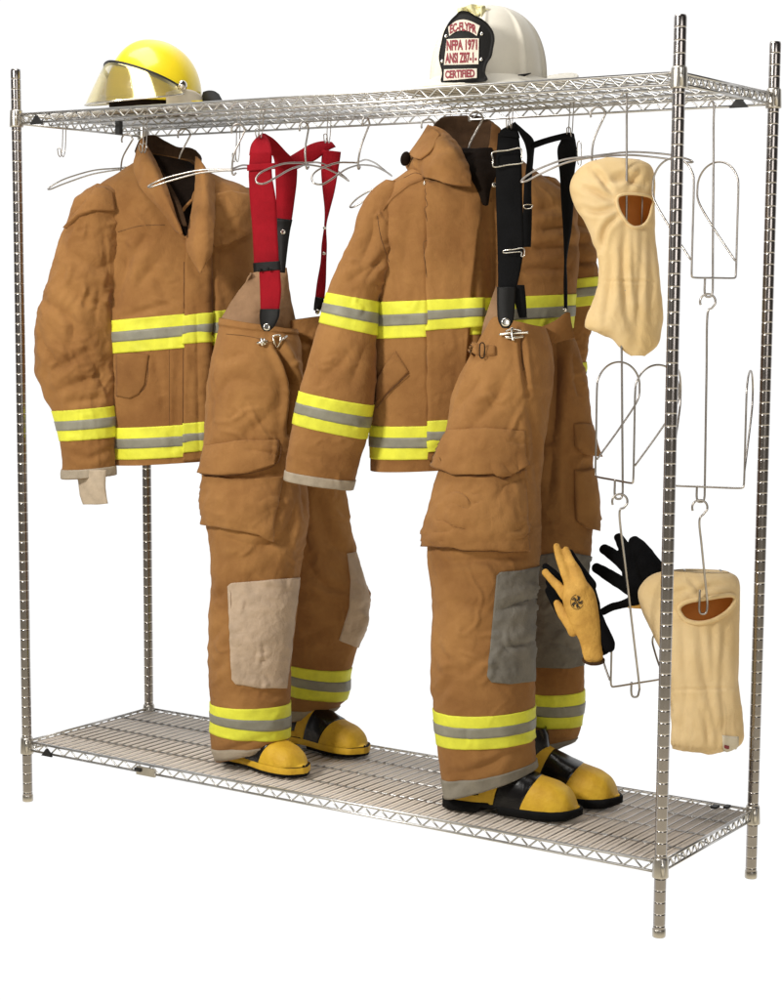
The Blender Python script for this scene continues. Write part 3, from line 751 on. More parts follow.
def jacket_one():
    g = thing('turnout_jacket', 'tan firefighter jacket with its collar open, hanging leftmost on the rack', 'jacket', at(180, 160, .27), 'tan turnout jackets')
    body = Tube([(150, 152, 192, 160, .27, .55), (139, 160, 201, 168, .27, .6), (122, 171, 222, 178, .27, .55), (100, 186, 246, 188, .27, .5), (92, 203, 256, 202, .27, .52), (101, 250, 258, 246, .27, .55),
                 (106, 322, 258, 308, .27, .58), (109, 390, 257, 380, .27, .6), (112, 440, 254, 431, .27, .6), (112, 464, 252, 455, .27, .6)], nu=260, creases=26, amp=.0045, scale=7, seed=3,
                fold_amp=.0042, fold_scale=(10, 10, 5), sq=.85, foldmask=[(150, .3), (200, 1), (300, 1), (330, .55), (420, .5), (462, .8)],
                folds=[([(117, 300), (125, 262), (122, 235)], .012, 6), ([(150, 232), (128, 262)], .008, 5), ([(135, 290), (165, 252)], .006, 5), ([(212, 255), (212, 345), (209, 460)], .012, 3),
                       ([(168, 300), (150, 262)], .006, 5), ([(180, 345), (172, 462)], .004, 3), ([(196, 300), (200, 462)], .003, 2), ([(226, 205), (218, 300)], .006, 6), ([(120, 318), (180, 300)], .004, 3), ([(151, 345), (168, 420)], .004, 4), ([(168, 322), (169, 452)], .0022, 1.6)])
    sl = Tube([(97, 184, 110, 186, .13, .9), (84, 191, 119, 192, .12, .8), (74, 203, 121, 205, .11, .75), (64, 232, 119, 232, .10, .75), (55, 262, 118, 260, .095, .75), (44, 298, 116, 292, .09, .75), (37, 328, 115, 322, .085, .75),
               (36, 365, 114.5, 360, .085, .75), (46, 395, 114.5, 390, .085, .75), (53, 411, 114.5, 406, .085, .75), (60, 440, 114.5, 436, .085, .75), (62, 455, 114.5, 451, .085, .72), (62.5, 479, 114, 475, .085, .7)],
              nu=170, creases=34, amp=.004, scale=9, seed=11, fold_amp=.0065, fold_scale=(11, 11, 8), foldmask=[(184, .4), (215, 1), (395, 1), (410, .45), (440, .5), (472, .8)],
              folds=[([(70, 250), (96, 268), (112, 262)], .009, 6), ([(44, 300), (72, 322), (70, 350)], .010, 5), ([(66, 282), (92, 310)], .007, 4), ([(100, 285), (96, 322)], .007, 4), ([(50, 372), (86, 352)], .009, 5),
                     ([(55, 392), (104, 372)], .008, 4), ([(88, 352), (108, 395)], .007, 4), ([(40, 340), (60, 366)], .007, 4), ([(70, 402), (106, 398)], .005, 3), ([(66, 450), (88, 458), (110, 450)], .005, 3), ([(104, 232), (112, 310)], .004, 3)])
    fs = Tube([(236, 186, 250, 188, .42, .9), (232, 196, 262, 198, .43, .8), (232, 240, 270, 240, .44, .75), (236, 300, 276, 300, .44, .75), (240, 360, 272, 360, .44, .75), (243, 430, 268, 428, .44, .75), (245, 452, 266, 450, .44, .75)],
              nu=110, amp=.006, scale=9, seed=15, fold_amp=.005)
    m = MB(); body.add(m, hole=HOLE1); sl.add(m, cap_top=True, cap_bot=False); fs.add(m, cap_top=True)
    sl.inner(m, 448, 472); body.inner(m, 400, 462)
    b = m.build('jacket_shell', MT['duck'], g)
    cl = Cloth(body, sl)
    stripe([body], 314, 347, g); stripe([body], 422, 453.5, g); stripe([sl], 408, 438.5, g); stripe([fs], 398, 426, g)
    m = MB(); sl.band(m, 467.5, 476.5, .0022); m.build('cuff', MT['cuff'], g)
    # loose wrist strap hanging from the cuff
    w = sheet('wrist_strap', [[(75, 470, .06), (85, 470, .05), (97, 470, .05), (106, 470, .06)], [(78, 482, .06), (88, 483, .05), (97, 483, .05), (105.5, 482, .06)], [(80, 495, .06), (89, 495, .052), (98, 495, .052), (106, 494, .06)], [(83, 504.5, .06), (90, 504.5, .055), (99, 504.5, .055), (107.5, 503.5, .06)]], MT['tab'], g, 20, 16, .003, .003, 30)
    # shoulder cap seam flap
    cl.patch('shoulder_cap', [(97, 187), (105, 188.5), (112, 193)], [(66.5, 229), (80, 216.5), (96, 211), (113, 211)], MT['duck'], g, .004, .003, off2=.012)
    cl.patch('yoke_flap', [(210, 196), (230, 192), (250, 196)], [(213, 247), (228, 246), (251, 231)], MT['duck'], g, .006, .004, amp=.003)
    cl.patch('pocket_flap', [(117, 354), (132, 353), (149, 355)], [(117, 396), (130, 398.5), (139, 394), (145, 384)], MT['duckdark'], g, .004, .005)
    cl.patch('storm_flap', [(186, 236), (200, 240), (211, 246)], [(183, 461), (196, 460), (209, 458)], MT['duck'], g, .007, .004, amp=.003, seed=3)
    for r0, r1 in ((315.5, 344), (423.5, 452)):
        s = cl.patch('reflective_stripe', [(182.5, r0-.2), (196, r0-1.6), (211.5, r0-3)], [(182.5, r1), (196, r1-1), (211, r1-2)], MT['lime'], g, .012, .003)
        h = r1-r0; cl.patch('silver_band', [(182.5, r0+h*.36), (196, r0+h*.36-1.4), (211.4, r0+h*.36-2.6)], [(182.5, r0+h*.66), (196, r0+h*.66-1.2), (211.2, r0+h*.66-2.2)], MT['silver'], s, .0134, .003)
    # opening: dark lining seen between the collar wings
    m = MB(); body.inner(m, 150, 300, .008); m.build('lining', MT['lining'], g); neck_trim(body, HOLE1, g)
    # standing collar: back, left wing and right lapel
    sheet('collar', [[(136, 150, .235), (141, 139, .27), (152, 135, .31), (165, 141, .345), (178, 147, .365), (191, 148, .37), (199, 156, .35), (199, 164, .31)],
                     [(141, 163, .235), (147, 156, .275), (157, 152, .315), (168, 156, .345), (180, 160, .36), (190, 163, .36), (196, 168, .345), (199, 174, .31)],
                     [(148, 178, .24), (152, 172, .28), (160, 170, .315), (170, 172, .335), (181, 174, .345), (189, 177, .345), (195, 181, .33), (199, 186, .31)]], MT['brownlining'], g, 30, 70, .006, .005, 20)
    sheet('collar', [[(136, 151, .20), (142, 138, .22), (148, 146, .215), (155, 160, .215)], [(133, 166, .165), (143, 163, .15), (154, 167, .155), (164, 178, .17)],
                     [(140, 187, .145), (151, 190, .132), (162, 192, .13), (171, 198, .145)], [(160, 210, .135), (168, 213, .128), (174, 215, .13), (178, 219, .14)], [(175, 231, .14), (178, 233, .136), (181, 234, .136), (183, 234, .14)]], MT['duck'], g, 60, 40, .006, .003, 22, seed=4)
    sheet('collar', [[(157, 166, .215), (161, 170, .20), (166, 176, .20)], [(164, 188, .19), (169, 190, .175), (175, 193, .18)], [(172, 205, .165), (177, 206, .155), (182, 208, .16)], [(180, 224, .155), (183, 226, .15), (187, 226, .155)]], MT['brownlining'], g, 40, 20, .005, .003, 25, seed=8)
    sheet('lapel', [[(195, 156, .27), (201, 161, .25), (208, 171, .25), (215, 182, .265)], [(195, 185, .225), (202, 190, .205), (208, 196, .205), (215, 206, .225)], [(191, 214, .185), (198, 217, .168), (206, 222, .17), (214, 229, .19)],
                    [(186, 246, .155), (195, 248, .142), (205, 252, .15), (212, 253, .17)], [(198, 271.5, .148), (200, 273, .145), (202, 271, .147), (206, 263, .155)]], MT['duck'], g, 70, 40, .006, .0035, 20, seed=2)
    m = MB(); wire(m, [at(*p) for p in ((141, 146, .2), (145, 143, .2), (147, 147, .2), (144, 153, .2), (141, 150, .2))], .0018); m.build('snap_hook', MT['brass'], g)
    cl.seam([(148, 356), (147.5, 378), (143, 390), (130, 398)], g); cl.seam([(169, 322), (169.5, 450)], g, .0006); cl.seam([(118, 232), (140, 226), (165, 225)], g, .0007); cl.seam([(184, 262), (182.5, 455)], g)
    return g
jacket_one()

def jacket_two():
    g = thing('turnout_jacket', 'tan firefighter jacket with a closed front flap, hanging in the middle of the rack', 'jacket', at(460, 160, .32), 'tan turnout jackets')
    body = Tube([(432, 150, 512, 152, .33, .55), (420, 163, 528, 166, .33, .55), (404, 174, 548, 180, .33, .5), (388, 186, 566, 194, .33, .48), (376, 206, 575, 212, .33, .5), (372, 250, 578, 250, .33, .52),
                 (371, 318, 574, 308, .33, .55), (370, 390, 568, 380, .33, .55), (370, 440, 562, 433, .33, .55), (370, 470, 558, 459, .33, .55)], nu=280, creases=14, amp=.005, scale=6, seed=23, fold_amp=.0035, fold_scale=(9, 9, 5), sq=.85,
                foldmask=[(150, .4), (200, 1), (310, .6), (470, .7)],
                folds=[([(389, 251), (377, 216), (388, 190)], .010, 4), ([(392, 250), (398, 300)], .006, 5), ([(410, 215), (400, 290)], .004, 6), ([(491, 190), (493, 330), (478, 460)], .036, 8), ([(540, 230), (575, 225)], .010, 5), ([(530, 250), (574, 245)], .010, 5),
                       ([(525, 210), (560, 208)], .008, 5), ([(520, 270), (570, 268)], .007, 4), ([(427, 185), (429, 460)], .0028, 1.5)])
    sl = Tube([(386, 180, 398, 182, .20, .9), (374, 188, 402, 192, .19, .8), (364, 201, 402, 206, .18, .78), (352, 238, 393, 246, .15, .75), (338, 268, 386, 277, .13, .75), (327, 293, 378, 302, .12, .75), (319, 323, 377, 336, .11, .75),
               (308, 362, 376, 374, .10, .75), (299.5, 391, 374, 405, .09, .75), (293, 424, 366, 439, .09, .75), (288, 448, 360, 460, .09, .74), (285, 469, 355, 479, .09, .74), (284, 480, 353, 490, .09, .73)],
              nu=180, creases=18, amp=.0045, scale=8, seed=31, fold_amp=.0035, fold_scale=(10, 10, 9), foldmask=[(180, .4), (215, 1), (280, 1), (295, .5), (330, .8), (400, .7), (490, .8)],
              folds=[([(362, 262), (372, 235), (374, 214)], .007, 5), ([(348, 282), (378, 262)], .006, 4), ([(322, 380), (352, 350)], .005, 5), ([(352, 382), (366, 345)], .004, 5), ([(300, 452), (345, 466)], .004, 4), ([(366, 280), (384, 256)], .006, 3)])
    fs = Tube([(540, 176, 556, 180, .50, .9), (536, 190, 570, 194, .50, .8), (540, 220, 585, 222, .51, .75), (546, 250, 596, 250, .51, .75), (548, 275, 598, 270, .51, .75), (548, 310, 597, 305, .51, .75), (546, 345, 588, 342, .51, .75), (546, 372, 583, 372, .51, .75), (546, 392, 578, 392, .51, .75)],
              nu=130, amp=.007, scale=9, seed=37, fold_amp=.007, fold_scale=(12, 12, 12), folds=[([(556, 205), (586, 228)], .010, 4), ([(550, 240), (592, 244)], .008, 4), ([(558, 262), (597, 262)], .010, 3)])
    m = MB(); body.add(m, hole=HOLE2); sl.add(m, cap_top=True); fs.add(m, cap_top=True); sl.inner(m, 460, 484); body.inner(m, 420, 465)
    m.build('jacket_shell', MT['duck'], g)
    cl = Cloth(body, sl, fs); cb = Cloth(body)
    stripe([body], 298, 333, g); stripe([body], 421, 453, g); stripe([sl], 297, 329, g); stripe([sl], 398, 431, g); stripe([fs], 279, 307, g); stripe([fs], 362, 388, g)
    m = MB(); sl.band(m, 475, 484.5, .0022); m.build('cuff', MT['cuff'], g)
    # storm flap over the zip, standing proud of the front
    cb.patch('storm_flap', [(427, 184), (452, 183), (481, 182)], [(428, 460), (446, 458), (462, 456)], MT['duck'], g, .014, .003, rim=.0, amp=.0025, seed=6)
    for (a, b_, xr) in ((299.5, 330, 480.8), (420, 451, 466)):
        for_ = [(427.5, a+.4), (452, a-.6), (xr, a-2)]; bo_ = [(427.5, b_+.6), (452, b_-1.5), (xr, b_-4)]
        s = cb.patch('reflective_stripe', for_, bo_, MT['lime'], g, .019, .002)
        h = b_-a; cb.patch('silver_band', [(427.5, a+h*.35), (452, a+h*.35-1), (xr-.1, a+h*.34-2.4)], [(427.5, a+h*.66), (452, a+h*.66-1.6), (xr-.1, a+h*.65-3)], MT['silver'], s, .0205, .002)
    cl.patch('pocket_flap', [(376, 384), (386, 366), (396, 351)], [(377, 404), (392, 389), (409, 372)], MT['duckdark'], g, .005, .003)
    cl.patch('yoke_seam', [(383, 208), (393, 196), (408, 184), (424, 178)], [(383, 210.5), (394, 198), (409, 186), (424, 180)], MT['duckdark'], g, .003, 0)
    m = MB(); c, n = cb.hit(426.5, 184); wire(m, [c+n*.016, c+n*.02-np.array([0, 0, .010])], .002); m.build('snap_hook', MT['brass'], g)
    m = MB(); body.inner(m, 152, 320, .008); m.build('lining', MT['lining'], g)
    cl.seam([(377, 214), (381, 238), (389, 262)], g); cl.seam([(384, 208), (396, 196), (410, 185), (426, 178)], g, .0008); cl.seam([(427, 186), (428, 300)], g, .0007, lift=.0145); cl.seam([(378, 408), (391, 391), (409, 374)], g, .0009, lift=.005)
    # standing collar
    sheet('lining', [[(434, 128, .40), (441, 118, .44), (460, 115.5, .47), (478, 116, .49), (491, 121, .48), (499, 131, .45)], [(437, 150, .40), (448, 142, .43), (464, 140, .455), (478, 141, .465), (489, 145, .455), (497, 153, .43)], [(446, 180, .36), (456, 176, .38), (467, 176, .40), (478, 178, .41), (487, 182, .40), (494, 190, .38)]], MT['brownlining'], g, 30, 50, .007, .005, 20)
    sheet('lining', [[(462, 148, .31), (480, 148, .31), (500, 148, .335)], [(468, 172, .235), (482, 172, .235), (497, 172, .262)], [(477, 190, .222), (485, 191, .222), (491, 190, .236)], [(483, 205, .222), (486, 206, .222), (488.5, 205, .228)]], MT['lining'], g, 30, 24, .004, .003, 20)  # black wedge added to stand for the shade inside the open collar
    sheet('collar', [[(430, 125, .305), (437, 127, .275), (446, 131, .27), (455, 139, .28)], [(420, 141, .265), (433, 142, .222), (450, 146, .212), (466, 158, .235)], [(405, 163, .245), (424, 162, .19), (447, 164, .175), (471, 174, .205)], [(409, 174, .235), (428, 178, .182), (448, 183, .162), (472, 185, .19)]], MT['duck'], g, 50, 60, .008, .007, 22, seed=3)
    cl.seam([(404, 178), (415, 173), (424, 176)], g, .0009)
    sheet('collar', [[(492, 122, .37), (500, 128, .35), (507, 140, .345)], [(489, 146, .33), (497, 153, .315), (507, 163, .32)], [(484, 171, .30), (493, 178, .285), (504, 188, .29)], [(478, 195, .27), (487, 200, .26), (497, 204, .27)]], MT['duckdark'], g, 40, 20, .007, .004, 20)  # darker cloth puts the shade of this collar half into its colour
    tabp = sheet('collar_tab', [[(428, 124.5, .275), (433, 128, .25), (440, 134, .235)], [(418, 140, .245), (425, 146, .215), (431, 150, .20)], [(408, 154, .235), (414, 157.5, .20), (420, 159, .19)]], MT['duck'], g, 24, 14, .004, .001, 20)
    m = MB(); c = at(405.5, 159, .228); lathe(m, (0, 0, 0), [(.002, 0), (.013, .002), (.016, .006), (.013, .012), (.002, .014)], 20); V = m.V[0]; V = c+V[:, :1]*Rh*.75+V[:, 1:2]*np.array([.15, 0, 1.05])+V[:, 2:]*(-FH)
    mesh('snap_cover', V, m.F, MT['lining'], tabp)
    return g
jacket_two()

# ------------------------------------------------------------------ bunker trousers
def webbing(name, edgeL, edgeR, mt, parent, n=60, nx=9, th=.0022, amp=.0, seed=0):
    L = cr([at(*p) for p in edgeL], n); R = cr([at(*p) for p in edgeR], n)
    u = np.linspace(0, 1, nx)[None, :, None]
    G = L[:, None]*(1-u)+R[:, None]*u
    G = G-FH*(.004*np.sin(PI*u))
    if amp: G = G+norms(G)*(fbm(G*25+seed)*amp)[..., None]
    m = MB(); shell(m, G, th); return m.build(name, mt, parent)
def buckle(parent, pts, r=.0014, mt='brass'):
    m = MB(); wire(m, cr([at(*p) for p in pts], 60, True), r, True); return m.build('buckle', MT[mt], parent)
def disc(name, c, n, r, mt, parent, h=.003):
    n = n/np.linalg.norm(n); a = np.cross(n, [0, 0, 1.0]); a /= np.linalg.norm(a); b = np.cross(n, a)
    m = MB(); lathe(m, (0, 0, 0), [(r*1.0, -.001), (r, h*.5), (r*.75, h), (r*.45, h*.9), (.0005, h*1.1)], 18)
    V = m.V[0]; return mesh(name, c+V[:, :1]*a+V[:, 1:2]*b+V[:, 2:]*n, m.F, MT[mt], parent)
def clasp(cl, pts, parent):
    m = MB()
    for P, r in pts:
        Q = []
        for p in P:
            c, n = cl.hit(*p); Q.append(c+n*.008)
        wire(m, cr(Q, 24) if len(Q) > 2 else Q, r, sides=10)
    return m.build('clasp', MT['brass'], parent)

def trousers_one():
    g = thing('turnout_trousers', 'tan firefighter trousers with red suspenders standing over boots on the lower shelf', 'trousers', at(270, 760, .25), 'tan turnout trousers')
    near = Tube([(221, 318, 296, 330, .20, .75), (217, 340, 300, 345, .19, .8), (211, 362, 301, 366, .18, .85), (206, 405, 303, 405, .17, .85), (203, 448, 304, 446, .165, .85), (203, 478, 306, 474, .16, .85), (205, 500, 307, 496, .155, .85), (208, 525, 306, 520, .15, .85), (211, 548, 303, 544, .145, .85), (211, 580, 299, 576, .14, .85),
                 (209, 615, 296, 610, .135, .85), (209, 648, 292, 645, .13, .85), (210, 678, 290, 672, .13, .85), (210.5, 702, 290, 702, .13, .85), (210.5, 731, 290, 736, .13, .8), (212, 748, 288, 738, .13, .68), (216, 761, 285, 738.5, .13, .55)],
                nu=200, creases=30, amp=.0055, scale=7.5, seed=41, fold_amp=.0042, fold_scale=(10, 10, 8), sq=.95, foldmask=[(318, .5), (360, 1), (560, 1.1), (690, .9), (703, .45), (735, .5), (763, 1)],
                folds=[([(277, 345), (287, 368), (292, 392), (289, 434)], .034, 3.2), ([(214, 400), (232, 380), (262, 385)], .006, 6), ([(222, 360), (245, 352)], .005, 5), ([(240, 440), (280, 405)], .006, 6), ([(215, 535), (250, 545), (280, 540)], .009, 5), ([(222, 560), (258, 552), (296, 520)], .009, 6),
                       ([(286, 545), (296, 500)], .008, 5), ([(212, 600), (226, 590)], .006, 4), ([(214, 670), (225, 662)], .006, 4), ([(212, 640), (224, 625)], .005, 4), ([(232, 690), (280, 695)], .005, 4), ([(216, 755), (250, 742), (270, 735)], .006, 4), ([(302, 410), (303, 540)], .005, 3)])
    far = Tube([(278, 322, 322, 316, .34, .9), (280, 345, 332, 340, .35, .9), (280, 400, 342, 396, .36, .85), (282, 450, 345, 446, .365, .85), (283, 490, 345, 486, .37, .85), (284, 520, 349, 515, .38, .85), (284, 553, 355, 550, .39, .85), (282, 580, 364, 575, .39, .85), (281, 600, 369, 596, .395, .85), (281, 625, 366, 622, .40, .85), (281, 648, 358, 645, .40, .85),
                (282, 661, 351, 668, .40, .85), (282, 691, 346.5, 698, .40, .85), (284, 706, 340, 704, .40, .7), (285, 722, 337, 707, .40, .55)],
               nu=180, creases=24, amp=.006, scale=8, seed=47, fold_amp=.005, fold_scale=(10, 10, 9), foldmask=[(318, .6), (400, 1), (640, 1), (664, .4), (694, .5), (720, 1)],
               folds=[([(305, 560), (325, 585), (352, 590)], .010, 5), ([(300, 590), (328, 602)], .008, 5), ([(318, 500), (330, 540), (348, 556)], .010, 6), ([(300, 520), (312, 560)], .008, 5), ([(300, 640), (335, 625)], .007, 5), ([(296, 340), (312, 348), (310, 380)], .008, 4), ([(300, 702), (330, 704)], .006, 3)])
    m = MB(); near.add(m); far.add(m); near.inner(m, 732, 750); far.inner(m, 695, 718)
    near.inner(m, 318, 360); far.inner(m, 318, 350)
    m.build('trouser_legs', MT['duck'], g)
    cn, cf = Cloth(near), Cloth(far)
    # raised bib of pale lining behind the suspender ends
    sheet('lining', [[(252, 275, .22), (256, 272, .24), (284, 268, .28), (286.5, 268, .29)], [(241, 288, .20), (256, 290, .215), (280, 290, .265), (290, 291, .30)], [(229, 305, .18), (254, 306, .185), (279, 308, .245), (293, 308, .305)], [(220, 323, .16), (250, 332, .16), (278, 334, .235), (296, 324, .31)], [(221, 345, .18), (250, 350, .185), (278, 350, .25), (296, 345, .31)]], MT['palelining'], g, 50, 50, .005, .004, 16)
    m = MB(); near.band(m, 321, 330, .0025); m.build('waistband', MT['duck'], g)
    # fly edge, side pocket with flap
    cn.patch('pocket', [(204, 476), (240, 480), (283, 476)], [(199, 522), (235, 530), (271, 538)], MT['duck'], g, .004, .016, amp=.0035, seed=2, off2=.016)
    cn.patch('pocket_flap', [(204, 446), (240, 440), (279, 440)], [(204.5, 473.5), (222, 476), (246, 473.5), (273, 465)], MT['duck'], g, .002, .010, amp=.0015, seed=5, off2=.021)
    k = cn.patch('knee_patch', [(228, 586), (231, 583), (262, 580.5), (299, 577.5)], [(232, 679), (236, 684), (262, 688), (286, 688)], MT['knee'], g, .0035, .003, amp=.0025, seed=7)
    cf.patch('knee_patch', [(347, 553.5), (350.5, 580), (349, 608), (339, 640)], [(355.5, 552), (369.5, 599), (367, 625), (358.5, 648)], MT['knee'], g, .0035, .001, amp=.002, seed=8, nx=60, ny=18)
    stripe([near], 701.5, 733, g); stripe([far], 664, 694.5, g)
    m = MB(); near.band(m, 742.5, 749, .0025); m.build('cuff', MT['cuff'], g)
    m = MB(); far.band(m, 707, 714, .0025); m.build('cuff', MT['cuff'], g)
    # red suspenders
    s = webbing('suspender', [(250, 152, .10), (248.5, 175, .10), (250, 200, .10), (252, 225, .10), (254, 268, .10)], [(272, 152, .12), (272, 175, .12), (276, 200, .12), (277, 225, .12), (279, 268, .115)], MT['red'], g, 70, amp=.002)
    webbing('strap', [(249, 155, .115), (251, 145, .13), (256, 138, .14), (262, 133.5, .155)], [(272, 155, .125), (271, 147, .135), (269, 140, .145), (264, 134, .155)], MT['red'], s, 24)
    webbing('strap', [(262, 134, .15), (264, 139, .16), (268, 150, .185), (274, 160, .21), (275.5, 180, .215), (276, 200, .215), (275.5, 222, .215)], [(265, 133.5, .155), (275, 140, .18), (286, 152, .21), (296, 164, .235), (297, 180, .24), (294, 205, .235), (291, 226, .23)], MT['red'], s, 70, amp=.002)
    webbing('strap', [(284, 160, .235), (297, 152, .25), (311, 144, .28), (323, 141, .31), (332, 142, .33)], [(291, 172, .235), (302, 167, .25), (316, 160, .28), (328, 151, .31), (336, 147, .33)], MT['red'], s, 50)
    webbing('strap', [(322, 150, .295), (321, 170, .30), (322.5, 190, .30), (324.5, 210, .30), (324, 226, .30), (321.5, 245, .30), (320.5, 262, .30), (317, 282, .295), (315, 298, .285)], [(341, 152, .32), (340, 160, .32), (335, 190, .31), (330, 210, .305), (326.5, 226, .30), (327, 245, .30), (326.5, 262, .30), (326, 282, .30), (324.5, 299, .295)], MT['red'], s, 80)
    webbing('strap', [(259, 267, .095), (260, 290, .09), (260.5, 311, .085)], [(279.5, 267, .105), (281, 290, .10), (279, 311, .095)], MT['red'], s, 30)
    webbing('strap_keeper', [(247, 165, .093), (247, 171, .093)], [(275, 163, .113), (275, 169, .113)], MT['red'], s, 8)
    webbing('strap_keeper', [(253, 263, .090), (253.5, 272, .088)], [(280, 261, .105), (281, 270, .105)], MT['leather'], s, 10)
    webbing('leather_tab', [(260, 309, .080), (259.5, 318, .077), (261, 327, .075), (264, 331, .075)], [(280, 309, .09), (278.5, 318, .085), (274, 327, .08), (269, 331.5, .078)], MT['leather'], s, 20)
    webbing('leather_tab', [(274.5, 218, .213), (275, 230, .213), (276, 250, .205), (276, 272, .20)], [(292.5, 220, .23), (290, 232, .228), (287.5, 250, .215), (285, 273, .205)], MT['leather'], s, 20)
    webbing('leather_tab', [(315, 297, .28), (314, 304, .275), (313.5, 310, .27)], [(324, 298, .29), (323, 305, .285), (320, 312, .28)], MT['leather'], s, 14)
    disc('snap', at(266.8, 327, .071), -FF, .0085, 'brass', s); disc('snap', at(283, 232, .20), -FF, .006, 'brass', s); disc('snap', at(324.5, 228, .29), -FF, .004, 'brass', s); disc('snap', at(324, 253.5, .29), -FF, .004, 'brass', s)
    disc('snap', at(317.5, 312, .265), -FF, .006, 'brass', s); disc('snap', at(268, 269, .085), -FF, .004, 'leather', s); disc('snap', at(260, 270, .085), -FF, .004, 'leather', s)
    clasp(cn, [([(257, 344.5), (268, 343)], .0035), ([(261, 340), (262.5, 347)], .004), ([(264, 340), (265.5, 346)], .003), ([(273, 338), (279, 337), (281, 342), (276, 346), (272, 343), (273, 338)], .0022), ([(280, 341), (285, 338)], .0024)], g)
    cn.seam([(226, 334), (252, 337), (276, 344)], g, .0007);
    cn.seam([(205, 474), (222, 476.5), (246, 474), (273, 465.5), (278, 446)], g, .0009, lift=.014); cn.seam([(231, 587), (235, 676)], g, .0006, lift=.004); 
    return g
trousers_one()

def trousers_two():
    g = thing('turnout_trousers', 'tan firefighter trousers with black suspenders and grey knee patches standing over boots', 'trousers', at(520, 780, .22), 'tan turnout trousers')
    near = Tube([(491, 316, 546, 328, .20, .9), (482, 334, 550, 338, .195, .9), (473, 352, 553, 354, .19, .88), (463, 370, 553, 372, .18, .86), (452, 400, 550, 400, .17, .83), (446, 428, 546, 428, .16, .83), (441, 462, 542, 462, .155, .85), (436, 490, 541, 490, .15, .85), (430, 515, 541, 512, .145, .85), (427, 548, 540.5, 545, .14, .85),
                 (429, 580, 538, 575, .13, .85), (430.5, 610, 535, 605, .125, .85), (431.5, 650, 534, 645, .12, .85), (431, 685, 535, 680, .12, .85), (433.5, 709, 535, 704, .12, .85), (437.5, 743, 534, 736, .12, .8), (441, 770, 535, 755, .12, .68), (446, 798, 537, 766, .12, .52)],
                nu=220, creases=34, amp=.0055, scale=7, seed=61, fold_amp=.0042, fold_scale=(9, 9, 7), foldmask=[(318, .6), (360, 1), (560, 1.1), (690, .9), (706, .45), (740, .5), (790, 1)],
                folds=[([(521, 330), (522, 350), (524, 370), (527, 395)], .012, 2.5), ([(470, 430), (495, 400), (510, 370)], .007, 6), ([(455, 410), (480, 380)], .006, 5), ([(528, 395), (533, 430), (538, 500)], .006, 4), ([(440, 562), (480, 560), (520, 556)], .009, 5), ([(500, 610), (520, 602), (538, 598)], .009, 5), ([(452, 600), (490, 612)], .006, 5),
                       ([(440, 650), (462, 672), (480, 660)], .006, 4), ([(500, 648), (535, 640)], .006, 4), ([(436, 700), (452, 680)], .005, 4), ([(448, 775), (480, 768), (520, 748)], .006, 4), ([(450, 790), (470, 775)], .005, 4), ([(462, 750), (500, 752)], .004, 4), ([(444, 520), (470, 530)], .005, 4)])
    far = Tube([(534, 330, 570, 330, .33, .9), (534, 350, 577, 348, .33, .9), (533, 385, 586, 383, .33, .88), (533, 430, 592, 428, .34, .85), (533, 460, 593, 456, .345, .85), (533, 500, 593, 498, .35, .85), (532, 530, 592, 526, .35, .85), (531, 560, 590, 556, .355, .85), (530, 600, 587, 596, .36, .85), (530, 640, 584, 636, .365, .85), (530, 668, 584, 664, .37, .85),
                (530, 692, 584.5, 689, .37, .85), (530, 724, 582, 724, .37, .85), (532, 738, 578.5, 735, .37, .7), (534, 754, 575, 740, .37, .55)],
               nu=170, creases=20, amp=.0055, scale=8, seed=67, fold_amp=.004, fold_scale=(9, 9, 8), foldmask=[(330, .6), (400, 1), (670, .8), (690, .4), (724, .5), (750, 1)],
               folds=[([(557, 335), (556, 380), (552, 440)], .022, 6), ([(572, 350), (578, 400)], .006, 4), ([(548, 500), (552, 450)], .008, 5), ([(570, 450), (568, 520)], .006, 4), ([(545, 600), (575, 592)], .006, 4), ([(545, 732), (575, 730)], .006, 3), ([(545, 640), (580, 650)], .004, 4)])
    m = MB(); near.add(m); far.add(m); near.inner(m, 760, 780); far.inner(m, 730, 748); near.inner(m, 320, 360); far.inner(m, 330, 360)
    m.build('trouser_legs', MT['duck'], g)
    cn, cf = Cloth(near), Cloth(far)
    sheet('lining', [[(496, 286, .16), (500, 290, .165), (505, 296, .17)], [(490, 303, .155), (498, 306, .155), (506, 308, .16)], [(483, 325, .15), (495, 328, .145), (507, 330, .15)], [(480, 345, .16), (494, 346, .155), (508, 346, .16)]], MT['palelining'], g, 30, 24, .005, .002, 20)
    # front panels over the waist
    sheet('waist_panel', [[(541, 327, .24), (554, 321, .26), (566, 312.5, .28), (570.5, 313, .29)], [(543, 334, .24), (555, 330, .255), (566, 325, .275), (572, 325, .29)], [(545, 345, .25), (556, 343, .26), (566, 340, .28), (575, 338, .30)]], MT['duckdark'], g, 20, 24, .005, .002, 20)
    st = cn.patch('waist_strap', [(466, 344.5), (474, 343.5), (481, 345.5)], [(467, 352.5), (474, 354.5), (481, 357)], MT['duckdark'], g, .012, .003)
    cn.patch('strap_end', [(481.5, 347), (489, 346), (496, 346.5)], [(481.5, 358), (489, 356.5), (496, 355.5)], MT['duckdark'], st, .007, .003)
    c, n_ = cn.hit(481.5, 351.5); c = c-FF*.027; m = MB(); wire(m, cr([c+Rh*x*.0045+np.array([0, 0, z*.014]) for x, z in ((-1, 1), (1, .95), (1, -1), (-1, -.95))], 40, True), .0013, True); m.build('buckle', MT['leather'], st)
    cn.patch('pocket', [(441, 468), (480, 476), (525, 470)], [(424.5, 546), (470, 550), (524.5, 550)], MT['duck'], g, .004, .017, amp=.0035, seed=12, off2=.018)
